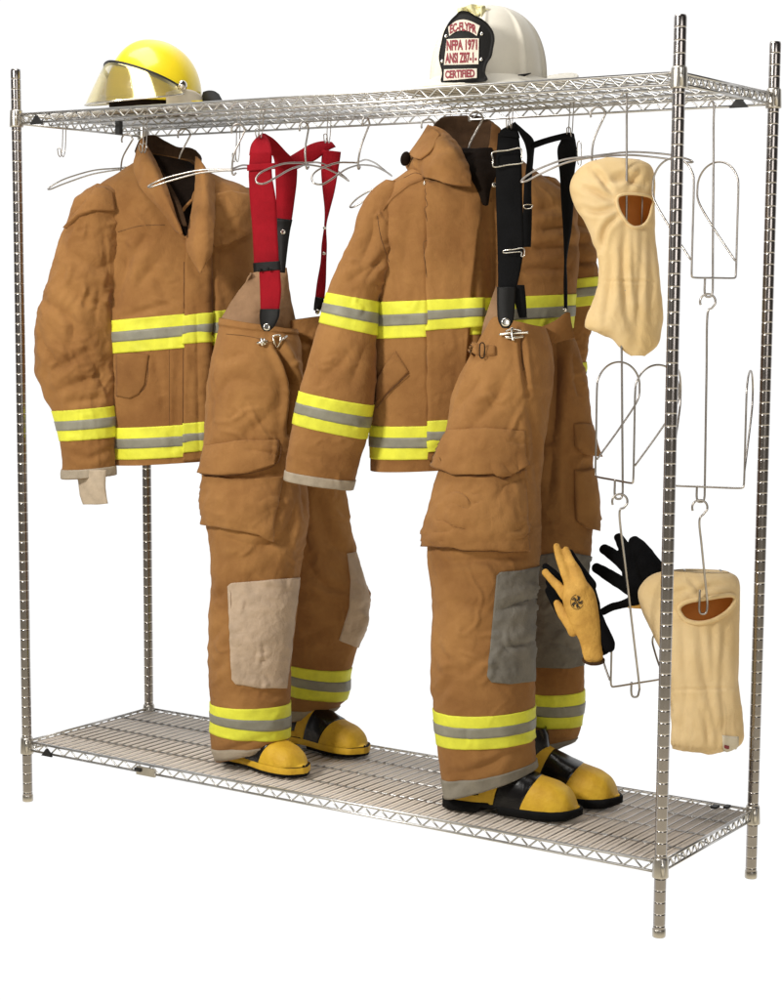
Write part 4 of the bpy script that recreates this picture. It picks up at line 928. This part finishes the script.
    cn.patch('pocket_flap', [(448, 430), (486, 428), (525, 431)], [(432.5, 460.5), (445, 470), (458, 474.6), (513, 474.6), (523, 466)], MT['duck'], g, .002, .010, amp=.0015, seed=15, off2=.024)
    cf.patch('pocket', [(574, 470), (582, 471), (594, 468)], [(575, 519), (585, 528), (597, 530)], MT['duck'], g, .003, .012, amp=.003, seed=12, off2=.018)
    cf.patch('pocket_flap', [(573.5, 424), (582, 423), (592.5, 425)], [(574, 446), (582, 453), (593.5, 456)], MT['duck'], g, .002, .006, amp=.002, seed=15, off2=.022)
    cn.patch('knee_patch', [(496.5, 576), (500, 572), (520, 570.5), (539.5, 566)], [(487.5, 676), (491, 682), (510, 684), (534, 681)], MT['kneegrey'], g, .0035, .003, amp=.003, seed=7)
    cf.patch('knee_patch', [(533, 556), (552, 553), (574, 553), (590.5, 556)], [(532, 667), (552, 668), (570, 668), (583, 665)], MT['kneegrey'], g, .0035, .002, amp=.003, seed=8)
    stripe([near], 706.5, 739.5, g); stripe([far], 690.5, 724, g)
    m = MB(); near.band(m, 768.5, 781.7, .0025); m.build('cuff', MT['cuffgrey'], g)
    m = MB(); far.band(m, 740, 746.8, .0025); m.build('cuff', MT['cuffgrey'], g)
    # black suspenders
    s = webbing('suspender', [(498, 133, .13), (496, 160, .115), (496, 200, .105), (497.5, 250, .095), (498, 292, .085)], [(519, 136, .15), (521.5, 160, .135), (522.5, 200, .125), (523.5, 250, .115), (516, 292, .10)], MT['black'], g, 80, amp=.002)
    webbing('strap', [(498.5, 136, .125), (501, 130, .135), (508, 126, .14), (514, 122.5, .145)], [(520, 138, .145), (519, 134, .145), (517, 128, .147), (515, 123, .147)], MT['black'], s, 20)
    webbing('strap', [(514, 122.5, .145), (519, 133, .165), (525, 145, .19), (527, 160, .20), (524, 185, .205), (523, 215, .205), (523, 247, .195)], [(516, 123, .147), (524, 130, .18), (534, 141, .21), (533.5, 160, .22), (531.5, 185, .22), (532, 215, .22), (531, 247, .21)], MT['black'], s, 70)
    webbing('strap', [(530, 143, .205), (545, 138, .24), (558, 134.5, .28), (568, 132.5, .305), (574, 133.5, .32)], [(533, 149, .205), (547, 144, .24), (560, 140.5, .28), (569, 139.5, .305), (575, 140, .325)], MT['black'], s, 40)
    webbing('strap', [(565, 133, .30), (560, 143, .285), (557.5, 152, .285), (560, 175, .29), (561.5, 205, .29), (563, 230, .29), (564, 260, .29), (563.5, 285, .285), (564, 311, .275)], [(574, 134, .325), (576, 143, .33), (577, 155, .33), (574.5, 175, .325), (573.5, 205, .32), (571.5, 230, .31), (567, 260, .30), (567.5, 285, .295), (567.5, 311, .285)], MT['black'], s, 80)
    webbing('leather_tab', [(497, 287, .082), (497, 305, .076), (498, 320, .072), (502, 328, .070)], [(516, 287, .096), (515, 305, .09), (513.5, 320, .082), (509, 328.5, .076)], MT['leather'], s, 24)
    webbing('strap', [(513.5, 285, .10), (514.5, 300, .105), (519, 318, .11)], [(524.5, 285, .115), (526, 300, .115), (527, 318, .12)], MT['black'], s, 24)
    disc('snap', at(505.5, 322.3, .068), -FF, .0095, 'brass', s)
    buckle(s, [(492.5, 152.5, .098), (507, 150.5, .11), (520.5, 148.5, .122), (521.5, 158, .122), (522, 163, .12), (508, 165, .11), (494, 167, .098), (493, 160, .098)], .0016)
    buckle(s, [(504, 250.5, .085), (514, 249.5, .09), (523.5, 248.5, .10), (524, 256, .10), (521, 256, .098), (521, 252, .098), (512, 252.5, .09), (504, 253, .085)], .0012)
    buckle(s, [(524, 205, .19), (532, 205, .205), (531, 208, .205), (525, 208.5, .195)], .0012)
    buckle(s, [(577.5, 144, .31), (581, 143.5, .31), (581, 164, .31), (578, 163, .31)], .0012)
    disc('snap', at(494, 185, .12), -FF, .005, 'brass', s); disc('snap', at(565, 310, .27), -FF, .004, 'brass', s)
    clasp(cn, [([(501, 336), (514, 334.5), (527, 334)], .003), ([(506, 338.5), (513.5, 338.5), (520, 337)], .0032), ([(513, 329.5), (513.5, 335), (514.5, 341.5)], .0035), ([(507, 333), (513, 330.5), (519, 332)], .002)], g)
    cn.seam([(521.5, 331), (522, 350), (524, 370)], g, .0012); cn.seam([(436, 462), (458, 475), (513, 475), (523, 466)], g, .0009, lift=.016); cn.seam([(430, 546), (470, 550.5), (522, 550)], g, .0008, lift=.011)
    return g
trousers_two()

# ------------------------------------------------------------------ boots
BZ = ZL+.0095+.0032
def boot(label, toe, phi, s=1.0, foxing=False):
    """rubber and leather fire boot; toe tip at the world point toe, pointing to phi"""
    L = .312*s; toe = atz(toe[0], toe[1], BZ+.02); a0 = math.radians(phi); fx = np.array([math.cos(a0), math.sin(a0), 0]); ly = np.array([-fx[1], fx[0], 0])
    o = np.array([toe[0], toe[1], BZ])-fx*L
    g = thing('fire_boot', label, 'boot', o+fx*.09, 'yellow and black fire boots')
    xs = np.array([0, .012, .03, .07, .11, .15, .19, .225, .26, .285, .302, .312])*s
    wv = np.array([.012, .028, .037, .040, .038, .041, .050, .0535, .0515, .042, .027, .006])*s
    hv = np.array([.05, .085, .11, .130, .135, .114, .094, .083, .074, .060, .042, .012])*s
    wf = lambda x: np.interp(x, xs, wv); hf = lambda x: np.interp(x, xs, hv)
    xf = np.linspace(0, L, 400); wS = wf(xf); hS = hf(xf)
    ker = np.exp(-np.linspace(-2, 2, 41)**2); ker /= ker.sum()
    wS2 = np.convolve(np.pad(wS, 20, 'edge'), ker, 'valid'); hS2 = np.convolve(np.pad(hS, 20, 'edge'), ker, 'valid')
    e = np.clip((L-xf)/.022, 0, 1); wS = np.where(xf > L-.022, wS2*np.sqrt(np.clip(1-(1-e)**2, 0, 1)), wS2); hS = np.where(xf > L-.03, hS2*np.sqrt(np.clip(1-(1-np.clip((L-xf)/.03, 0, 1))**2, 0.0, 1)), hS2)
    W = lambda x: np.interp(x, xf, wS); Hh = lambda x: np.interp(x, xf, hS)
    def pt(x, a, off=0.0, z0=.020):
        x = np.asarray(x, float); c = np.cos(a); si = np.sin(a)
        w = W(x)+off; h = np.maximum(Hh(x)-z0, .004)+off
        y = w*np.sign(c)*np.abs(c)**.75; z = z0+h*np.abs(si)**.85
        return o+x[..., None]*fx+y[..., None]*ly+z[..., None]*np.array([0, 0, 1.0])
    def part(xa_lo, xa_hi, xb_lo, xb_hi, off, name, mt, parent=g, bul=0, ns=40, na=50, a_max=PI, a_min=0):
        a = np.linspace(a_min, a_max, na)[None, :]; si = np.sin(a); s_ = np.linspace(0, 1, ns)[:, None]
        xa = xa_lo+(xa_hi-xa_lo)*si; xb = xb_lo+(xb_hi-xb_lo)*si
        x = np.clip(xa*(1-s_)+xb*s_, 0.0005, L-.0003)
        edge = np.clip(np.minimum(s_, 1-s_)*ns/2.5, 0, 1)**.5 if bul else 1
        oo = off*edge+bul*np.sin(PI*s_)
        G = pt(x, np.broadcast_to(a, x.shape), oo)
        G = G+(fbm(G*35, 2)*.0008)[..., None]*np.array([0, 0, 1.0])
        m = MB(); m.add(G.reshape(-1, 3), gridF(ns, na)); return m.build(name, MT[mt], parent)
    part(0, 0, L, L, 0, 'boot_upper', 'rubber', ns=80)
    part(.180*s, .214*s, L, L, .0032, 'toe_cap', 'bootyellow', ns=60)
    part(.080*s, .115*s, .118*s, .155*s, .0028, 'side_strap', 'bootyellow', bul=.0005)
    part(.0, .0, .095*s, .02*s, .0036, 'heel_counter', 'bootyellow', a_max=.13); part(.0, .0, .095*s, .02*s, .0036, 'heel_counter', 'bootyellow', a_min=PI-.13)
    part(.08*s, .08*s, .20*s, .20*s, .0024, 'welt', 'bootyellow', a_max=.14, na=8); part(.08*s, .08*s, .20*s, .20*s, .0024, 'welt', 'bootyellow', a_min=PI-.14, na=8)
    part(.118*s, .150*s, .188*s, .222*s, .0042, 'vamp_band', 'rubber', bul=.0016)
    # shaft, mostly inside the trouser leg
    m = MB(); G = []
    for z, cx, ra, rb in ((.07, .085, .058, .038), (.10, .083, .060, .040), (.13, .082, .058, .041), (.15, .082, .056, .041), (.165, .082, .05, .04)):
        th = np.linspace(0, 2*PI, 40, endpoint=False)
        G.append(o+(cx*s+ra*s*np.cos(th))[:, None]*fx+(rb*s*np.sin(th))[:, None]*ly+np.array([0, 0, z*s]))
    m.add(np.array(G).reshape(-1, 3), gridF(5, 40, True)); m.build('boot_shaft', MT['rubber'], g)
    # sole with heel block and raised arch
    m = MB(); n = 90; xx = np.concatenate([L*(.5-.5*np.cos(np.linspace(0, PI, n)))]); G = []
    ww = W(xx)+.0045; ww[0] = .012; ww[-1] = .004
    xo = xx+np.where(xx > L*.5, .006*((xx-L*.5)/(L*.5)), -.005*(1-xx/(L*.5)))
    zb = np.where((xx > .083*s) & (xx < .135*s), .013, .0)+.008*np.clip((xx-.26)/.05, 0, 1)**2; zb[np.argmin(np.abs(xx-.083*s))] = .0
    top = np.where(xx > .11*s, .0205, .0245)
    col = lambda y, z: o+xo[:, None]*fx+y[:, None]*ly+z[:, None]*np.array([0, 0, 1.0])
    G = np.stack([col(-ww*.9, top+.003), col(-ww, top), col(-ww, (top+zb)/2+.002), col(-ww*.97, zb), col(ww*.97, zb), col(ww, (top+zb)/2+.002), col(ww, top), col(ww*.9, top+.003)], 1)
    F = gridF(n, 8, True); F.append(tuple(range(8))); F.append(tuple((n-1)*8+i for i in range(8))[::-1])
    m.add(G.reshape(-1, 3), F); m.build('sole', MT['sole'], g)
    if foxing:
        m = MB(); k = 8; zz = np.linspace(.008, .0235, k); V = []
        x2 = np.concatenate([xx, xx[::-1]]); sg = np.concatenate([np.ones(n), -np.ones(n)]); x2o = np.concatenate([xo, xo[::-1]]); w2 = np.concatenate([ww, ww[::-1]])
        for q_, z in enumerate(zz):
            b_ = .0016*math.sin(PI*(q_+.5)/k); V.append(o+((x2o-L/2)*(1+.010)+L/2)[:, None]*fx+(sg*(w2+.0008+b_))[:, None]*ly+np.array([0, 0, z]))
        m.add(np.array(V).reshape(-1, 3), gridF(k, 2*n, True)); m.build('foxing', MT['bootyellow'], g)
    return g
boot('nearer yellow toed boot below the pale knee patch, left pair', (303.5, 768), -7, .87, True)
boot('farther yellow toed boot at the back of the left pair', (364.5, 748), -5, .91, True)
boot('nearer yellow toed boot with a shiny black band, right pair at the shelf front', (580, 809), 15, 1.0)
boot('farther yellow toed boot in the right pair, just left of the tall front post', (620, 797), 12, 1.0)

# ------------------------------------------------------------------ hoods
def hood(label, secs, opening, Y, seed, folds, flap=None, k2=None, rim_r=.0035):
    g = thing('fire_hood', label, 'hood', at(*opening[0], Y), 'cream knit hoods')
    t = Tube(secs, nu=240, soft=True, amp=.004, scale=9, seed=seed, fold_amp=.0016, fold_scale=(15, 15, 5), folds=folds, foldmask=[(secs[0][1], .3), (secs[0][1]+40, .5), (secs[-1][1]-80, 1.2), (secs[-1][1], 3.0)])
    c = np.array(opening, float); O = cr(c, 80, True)
    pp = project(t.G).reshape(-1, 2)
    def inside(p):
        x, y = p[:, 0][:, None], p[:, 1][:, None]; x1, y1 = O[:, 0][None], O[:, 1][None]; x2, y2 = np.roll(O[:, 0], -1)[None], np.roll(O[:, 1], -1)[None]
        cond = ((y1 > y) != (y2 > y)) & (x < (x2-x1)*(y-y1)/(y2-y1+1e-12)+x1)
        return cond.sum(1) % 2 == 1
    ins = inside(pp); nu = t.nu
    skip = lambda f: all((i % nu) <= nu//2 for i in f) and all(ins[i] for i in f)
    m = MB(); t.add(m, cap_top=True, skip=skip)
    m.build('hood_cloth', MT['hood'], g)
    m = MB(); t.inner(m, secs[1][1], secs[-2][1], .005); li = MB(); half = t.nu//2
    Vi = m.V[0]; li.add(Vi, [f for f in m.F if all((i % t.nu) > half for i in f)]); li.build('hood_lining', MT['hoodlining'], g)
    cl = Cloth(t); R_ = []
    for p in O:
        h, n = cl.hit(*p); R_.append(h+n*.001)
    R_ = np.array(R_)
    for _ in range(2): R_ = (np.roll(R_, 1, 0)+R_*2+np.roll(R_, -1, 0))/4
    m = MB(); wire(m, R_, rim_r, True, 10); m.build('face_rim', MT['hood'], g)
    return g, cl
h1, c1h = hood('cream knit hood hanging high beside the black suspenders', [(606, 157.5, 640, 160, .22, .5), (588, 163, 650, 165, .22, .55), (576, 172, 654, 174, .22, .6), (570.5, 188, 655, 190, .21, .6), (573, 200, 655, 202, .21, .6), (584, 220, 655, 222, .205, .58), (592, 238, 655, 240, .20, .56), (599, 262, 657, 262, .19, .55), (598, 285, 659, 285, .185, .55), (591, 306, 661, 306, .18, .55), (585, 326, 662, 325, .18, .55), (600, 334, 660, 340, .18, .5), (619, 345, 654, 347, .18, .45), (633, 353, 643, 354, .18, .4)],
     [(617, 199), (622, 194.5), (636, 194), (652, 198), (651.5, 209), (647, 222), (638, 227.5), (629, 225), (620, 212)], .2, 71,
     [([(616, 202), (595, 192), (580, 186)], .008, 3), ([(617, 208), (598, 212), (584, 208)], .008, 3), ([(620, 214), (606, 228), (600, 250)], .009, 3), ([(614, 196), (600, 176), (592, 168)], .007, 3), ([(626, 226), (624, 270), (630, 330)], .007, 4), ([(642, 228), (640, 290), (636, 345)], .006, 4), ([(633, 230), (634, 300)], .004, 3), ([(608, 182), (625, 178), (645, 184)], .008, 4), ([(628, 188), (640, 172)], .006, 3), ([(612, 260), (606, 320)], .006, 4), ([(604, 281), (655, 281)], .0025, 1.5), ([(650, 230), (652, 320)], .005, 4)])
h2, c2h = hood('cream knit hood hanging low behind the tall front post', [(672, 570.5, 728, 571.5, 0.360, .5), (655, 574, 736, 576, 0.360, .55), (645, 580, 739, 582, 0.355, .55), (638, 594, 740, 594, 0.350, .55), (642, 610, 740, 610, 0.345, .55), (652, 632, 739.5, 630, 0.340, .55), (662, 655, 739, 652, 0.335, .55), (668, 680, 738, 678, 0.330, .5), (671, 700, 739.5, 700, 0.330, .5), (672, 722, 741, 722, 0.330, .5), (671, 742, 740, 742, 0.330, .48), (673, 748, 722, 751, 0.330, .46)],
     [(678.5, 609), (686, 602), (708, 598), (730, 595), (735, 599), (730, 609), (716, 619), (700, 623), (686, 620)], .25, 83,
     [([(700, 626), (706, 680), (718, 745)], .0045, 4), ([(725, 615), (722, 680), (726, 740)], .0045, 4), ([(682, 622), (686, 690), (680, 745)], .004, 4), ([(712, 622), (714, 700)], .005, 4), ([(690, 596), (712, 586), (732, 585)], .005, 3), ([(700, 590), (690, 580)], .004, 3), ([(672, 592), (690, 590)], .005, 3), ([(660, 610), (676, 610)], .005, 4), ([(672, 690), (735, 688)], .0025, 1.5), ([(705, 712), (709, 746)], .005, 3)], rim_r=.0052)
# small sewn label at the hem of the lower hood
lab = c2h.patch('sewn_label', [(722, 735), (730, 736), (738, 736.5)], [(723, 749.5), (730, 752), (738, 753.5)], MT['paint'], h2, .0035)
c2h.patch('label_mark', [(723.8, 744), (726, 744.6), (728.5, 745)], [(723.8, 746.3), (726, 747), (728.5, 747.3)], MT['badgered'], lab, .0055, rim=.0)

# ------------------------------------------------------------------ gloves
def remesh(name, mb, mt, parent, voxel=.0026, sm=6):
    me = bpy.data.meshes.new('tmp'); V = np.concatenate(mb.V)
    me.from_pydata([tuple(v) for v in V], [], mb.F); me.update()
    o = bpy.data.objects.new('tmp', me); COL.objects.link(o)
    r = o.modifiers.new('r', 'REMESH'); r.mode = 'VOXEL'; r.voxel_size = voxel
    s = o.modifiers.new('s', 'SMOOTH'); s.iterations = sm; s.factor = .5
    dg = bpy.context.evaluated_depsgraph_get(); m2 = bpy.data.meshes.new_from_object(o.evaluated_get(dg))
    bpy.data.objects.remove(o)
    V = np.array([v.co[:] for v in m2.vertices]); F = [tuple(p.vertices) for p in m2.polygons]
    V = V+np.stack([gnoise(V*60+k*9) for k in range(3)], -1)*.0012
    return mesh(name, V, F, MT[mt], parent)
def limb(mb, pts, flat=.75, n=24, sides=16):
    """tapered finger or palm: (px,py,Y,half width px); thinner across the view"""
    P = np.array([at(*p[:3]) for p in pts]); r = np.array([p[3]/FPX*depth_of(q) for p, q in zip(pts, P)])
    Q = cr(np.concatenate([P, r[:, None]], 1), n); P, r = Q[:, :3], Q[:, 3]
    T = np.gradient(P, axis=0); T /= np.linalg.norm(T, axis=1)[:, None]
    th = np.linspace(0, 2*PI, sides, endpoint=False); G = []
    x0 = np.cross(T, FF); x0 /= np.linalg.norm(x0, axis=1)[:, None]
    z0 = np.cross(x0, T)
    def ring(p, x, z, r): return p+r*np.cos(th)[:, None]*x+r*flat*np.sin(th)[:, None]*z
    for a in (.97, .8, .5, .2): G.append(ring(P[0]-T[0]*r[0]*a*.9, x0[0], z0[0], r[0]*math.sqrt(1-a*a)))
    for k in range(len(P)): G.append(ring(P[k], x0[k], z0[k], r[k]))
    for a in (.2, .5, .8, .97): G.append(ring(P[-1]+T[-1]*r[-1]*a*.9, x0[-1], z0[-1], r[-1]*math.sqrt(1-a*a)))
    n = len(G); F = gridF(n, sides, True); F.append(tuple(range(sides))[::-1]); F.append(tuple((n-1)*sides+i for i in range(sides)))
    mb.add(np.concatenate(G), F)
g1 = thing('work_glove', 'tan leather glove with a dark emblem, fingers up beside the grey knee patch', 'glove', at(590, 650, .1), 'tan and black work gloves')
Yg = .105
m = MB()
limb(m, [(556.5, 546, Yg+.01, 3.6), (559.5, 558, Yg+.005, 4.2), (565, 572, Yg, 5), (571, 588, Yg, 6)])
limb(m, [(566, 549.5, Yg+.02, 3.6), (570, 560, Yg+.015, 4.4), (576, 572, Yg+.01, 6), (582, 588, Yg, 7)])
limb(m, [(545, 572, Yg+.01, 3.8), (551, 579, Yg+.005, 4.2), (559, 587, Yg, 5.2), (566, 596, Yg, 6)])
limb(m, [(574, 578, Yg+.012, 8), (577, 590, Yg, 15), (580, 602, Yg, 17), (584, 616, Yg, 15.5), (588, 630, Yg, 13), (591, 644, Yg, 10.5), (593.5, 657, Yg, 10)], .5, 30, 24)
limb(m, [(557, 603, Yg, 4), (563, 613, Yg-.004, 6), (571, 624, Yg-.006, 7), (573, 632, Yg-.006, 5.5)])
remesh('palm', m, 'glove', g1)
m = MB()
limb(m, [(550, 582, Yg+.03, 5), (558, 592, Yg+.03, 8), (566, 602, Yg+.03, 9)]); limb(m, [(545, 566, Yg+.035, 3.5), (555, 575, Yg+.033, 4.5), (563, 588, Yg+.03, 5)])
limb(m, [(563, 552, Yg+.035, 3.4), (566.5, 564, Yg+.03, 4.2), (572, 582, Yg+.03, 7)]); limb(m, [(570, 552, Yg+.035, 3.6), (578, 567, Yg+.033, 5), (588, 586, Yg+.03, 9)])
limb(m, [(548, 590, Yg+.03, 3.5), (554, 600, Yg+.03, 5), (564, 612, Yg+.03, 8)])
limb(m, [(580, 584, Yg+.03, 14), (584, 604, Yg+.03, 16), (590, 622, Yg+.03, 13), (598, 640, Yg+.03, 9), (602, 648, Yg+.03, 9)], .45, 30, 24)
limb(m, [(597, 612, Yg+.02, 4.5), (603, 628, Yg+.02, 5.5), (608, 642, Yg+.02, 7), (609, 647, Yg+.02, 6.5)], .5)
remesh('glove_back', m, 'blackknit', g1)
# open cuff with a worn binding
m = MB(); cc = at(593.5, 660, Yg); th = np.linspace(0, 2*PI, 40, endpoint=False); ra = 10.3/FPX*depth_of(cc)
R_ = [cc+Rh*ra*math.cos(a)+(-FH)*.018*math.sin(a)+np.array([0, 0, .006*math.sin(a)*-1]) for a in th]
wire(m, R_, .0028, True); m.build('cuff_binding', MT['brownlining'], g1)
m = MB(); m.add(np.array([np.array(p)*(1-t)+cc*t for t in (0, .5, .98) for p in R_]), gridF(3, 40, True)); m.build('cuff_opening', MT['brownlining'], g1)
# dark round printed emblem on the palm
pm = [o for o in g1.children if o.name.startswith('palm')][0]
off = OFF[g1.name]; bv = BVHTree.FromPolygons([tuple(np.array(v.co)+off) for v in pm.data.vertices], [tuple(p.vertices) for p in pm.data.polygons])
def glovehit(px, py):
    d = Vector(ray(px, py)).normalized(); h, n, _, dist = bv.ray_cast(Vector(CC), d)
    if h is None: h, n, _, _ = bv.find_nearest(Vector(CC)+d*4.3)
    return np.array(h)
em = MB(); r3 = random.Random(5); ecx, ecy = 577, 602
def stroke(pts, r): wire(em, cr([glovehit(*p)-FF*.0006 for p in pts], 14), r, sides=6)
for k in range(5):
    a = k*2*PI/5-.3
    stroke([(ecx+math.cos(a)*1, ecy+math.sin(a)*1), (ecx+math.cos(a+.35)*3.4, ecy+math.sin(a+.35)*3.8), (ecx+math.cos(a+.1)*5.6, ecy+math.sin(a+.1)*6.4)], .0013)
    stroke([(ecx+math.cos(a+.4)*5.4, ecy+math.sin(a+.4)*6.2), (ecx+math.cos(a+.6)*4.6, ecy+math.sin(a+.6)*5.2), (ecx+math.cos(a+.9)*2.2, ecy+math.sin(a+.9)*2.4)], .0011)
stroke([(ecx+math.cos(a)*6.4, ecy+math.sin(a)*7.4) for a in np.linspace(.4, 4.6, 9)], .0005)
em.build('emblem', MT['ink'], g1)

g2 = thing('work_glove', 'black glove with spread fingers between the tan glove and the tall front post', 'glove', at(640, 600, .2), 'tan and black work gloves')
Yg = .37; m = MB()
limb(m, [(618.5, 537, Yg+.03, 4.8), (623, 545, Yg+.02, 6), (630, 556, Yg, 7.2), (638, 572, Yg, 8)])
limb(m, [(604, 549, Yg+.02, 5.4), (612, 554, Yg+.015, 6.2), (622, 562, Yg, 7), (634, 574, Yg, 8)])
limb(m, [(596, 567.5, Yg+.01, 5.2), (606, 573.5, Yg+.005, 6.2), (618, 581, Yg, 6.8), (632, 590, Yg, 7)])
limb(m, [(603, 611.5, Yg-.01, 4), (612, 607, Yg-.01, 4.2), (624, 604, Yg-.006, 4.4), (637, 600, Yg, 7)])
limb(m, [(634, 541, Yg+.02, 6), (641, 550, Yg+.01, 9), (647, 562, Yg, 12), (652, 572, Yg, 14)])
limb(m, [(634, 572, Yg, 13), (641, 582, Yg, 17), (648, 586, Yg, 18), (658, 586, Yg, 16), (672, 586, Yg+.01, 14), (684, 588, Yg+.02, 13)], .42, 30, 24)
remesh('glove_back', m, 'blackknit', g2)
m = MB()
limb(m, [(628, 607.5, Yg-.012, 1.4), (640, 606.5, Yg-.008, 2.6), (652, 606, Yg-.006, 5), (660, 600, Yg, 6)], .6)
remesh('palm', m, 'glove', g2)

# ------------------------------------------------------------------ light
w = bpy.data.worlds.new('World'); scene.world = w; w.use_nodes = True
# a blank white surround added behind the rack, a dim room with a beige floor on the photographer's side
nt = w.node_tree; N = nt.nodes; Lk = nt.links; bg = N['Background']
tc = N.new('ShaderNodeTexCoord')
def wnode(vec, lo, hi):
    d = N.new('ShaderNodeVectorMath'); d.operation = 'DOT_PRODUCT'; d.inputs[1].default_value = vec; Lk.new(tc.outputs['Generated'], d.inputs[0])
    r = N.new('ShaderNodeMapRange'); r.interpolation_type = 'SMOOTHSTEP'; r.inputs['From Min'].default_value = lo; r.inputs['From Max'].default_value = hi; Lk.new(d.outputs['Value'], r.inputs['Value']); return r.outputs['Result']
def wmix(fac, a, b):
    m = N.new('ShaderNodeMix'); m.data_type = 'RGBA'; Lk.new(fac, m.inputs['Factor'])
    for sck, v in (('A', a), ('B', b)):
        k = m.inputs[6 if sck == 'A' else 7]
        if isinstance(v, tuple): k.default_value = v
        else: Lk.new(v, k)
    return m.outputs[2]
room = wmix(wnode((0, 0, 1.0), -.27, -.13), (1.05, .95, .74, 1), (.040, .036, .036, 1))
sur = wmix(wnode((-.55, .83, 0), .05, .62), room, (1.06, 1.06, 1.06, 1))
Lk.new(sur, bg.inputs['Color']); bg.inputs['Strength'].default_value = 1.0
def area(name, loc, target, sx, sy, power, col=(1, 1, 1)):
    l = bpy.data.lights.new(name, 'AREA'); l.shape = 'RECTANGLE'; l.size = sx; l.size_y = sy; l.energy = power; l.color = col
    o = bpy.data.objects.new(name, l); COL.objects.link(o); o.location = loc
    o.rotation_euler = (Vector(target)-Vector(loc)).to_track_quat('-Z', 'Y').to_euler(); return o
area('key_softbox', (.1, -3.5, 2.9), (.95, .2, .95), .7, .7, 146, (1, .97, .92))
area('added_fill', (4.4, -2.2, 1.9), (1.0, .3, .9), 1.6, 1.6, 31, (1, .97, .94))  # unseen fill lamp added to lift the right-hand sides
area('added_top_light', (.6, -.4, 4.0), (.9, .3, 1.0), 2.6, 1.4, 70, (1, .98, .95))  # unseen overhead lamp added for soft light from above
scene.view_settings.view_transform = 'Standard'; scene.view_settings.look = 'None'; scene.view_settings.exposure = 0; scene.view_settings.gamma = 1
scene.render.engine = 'CYCLES'
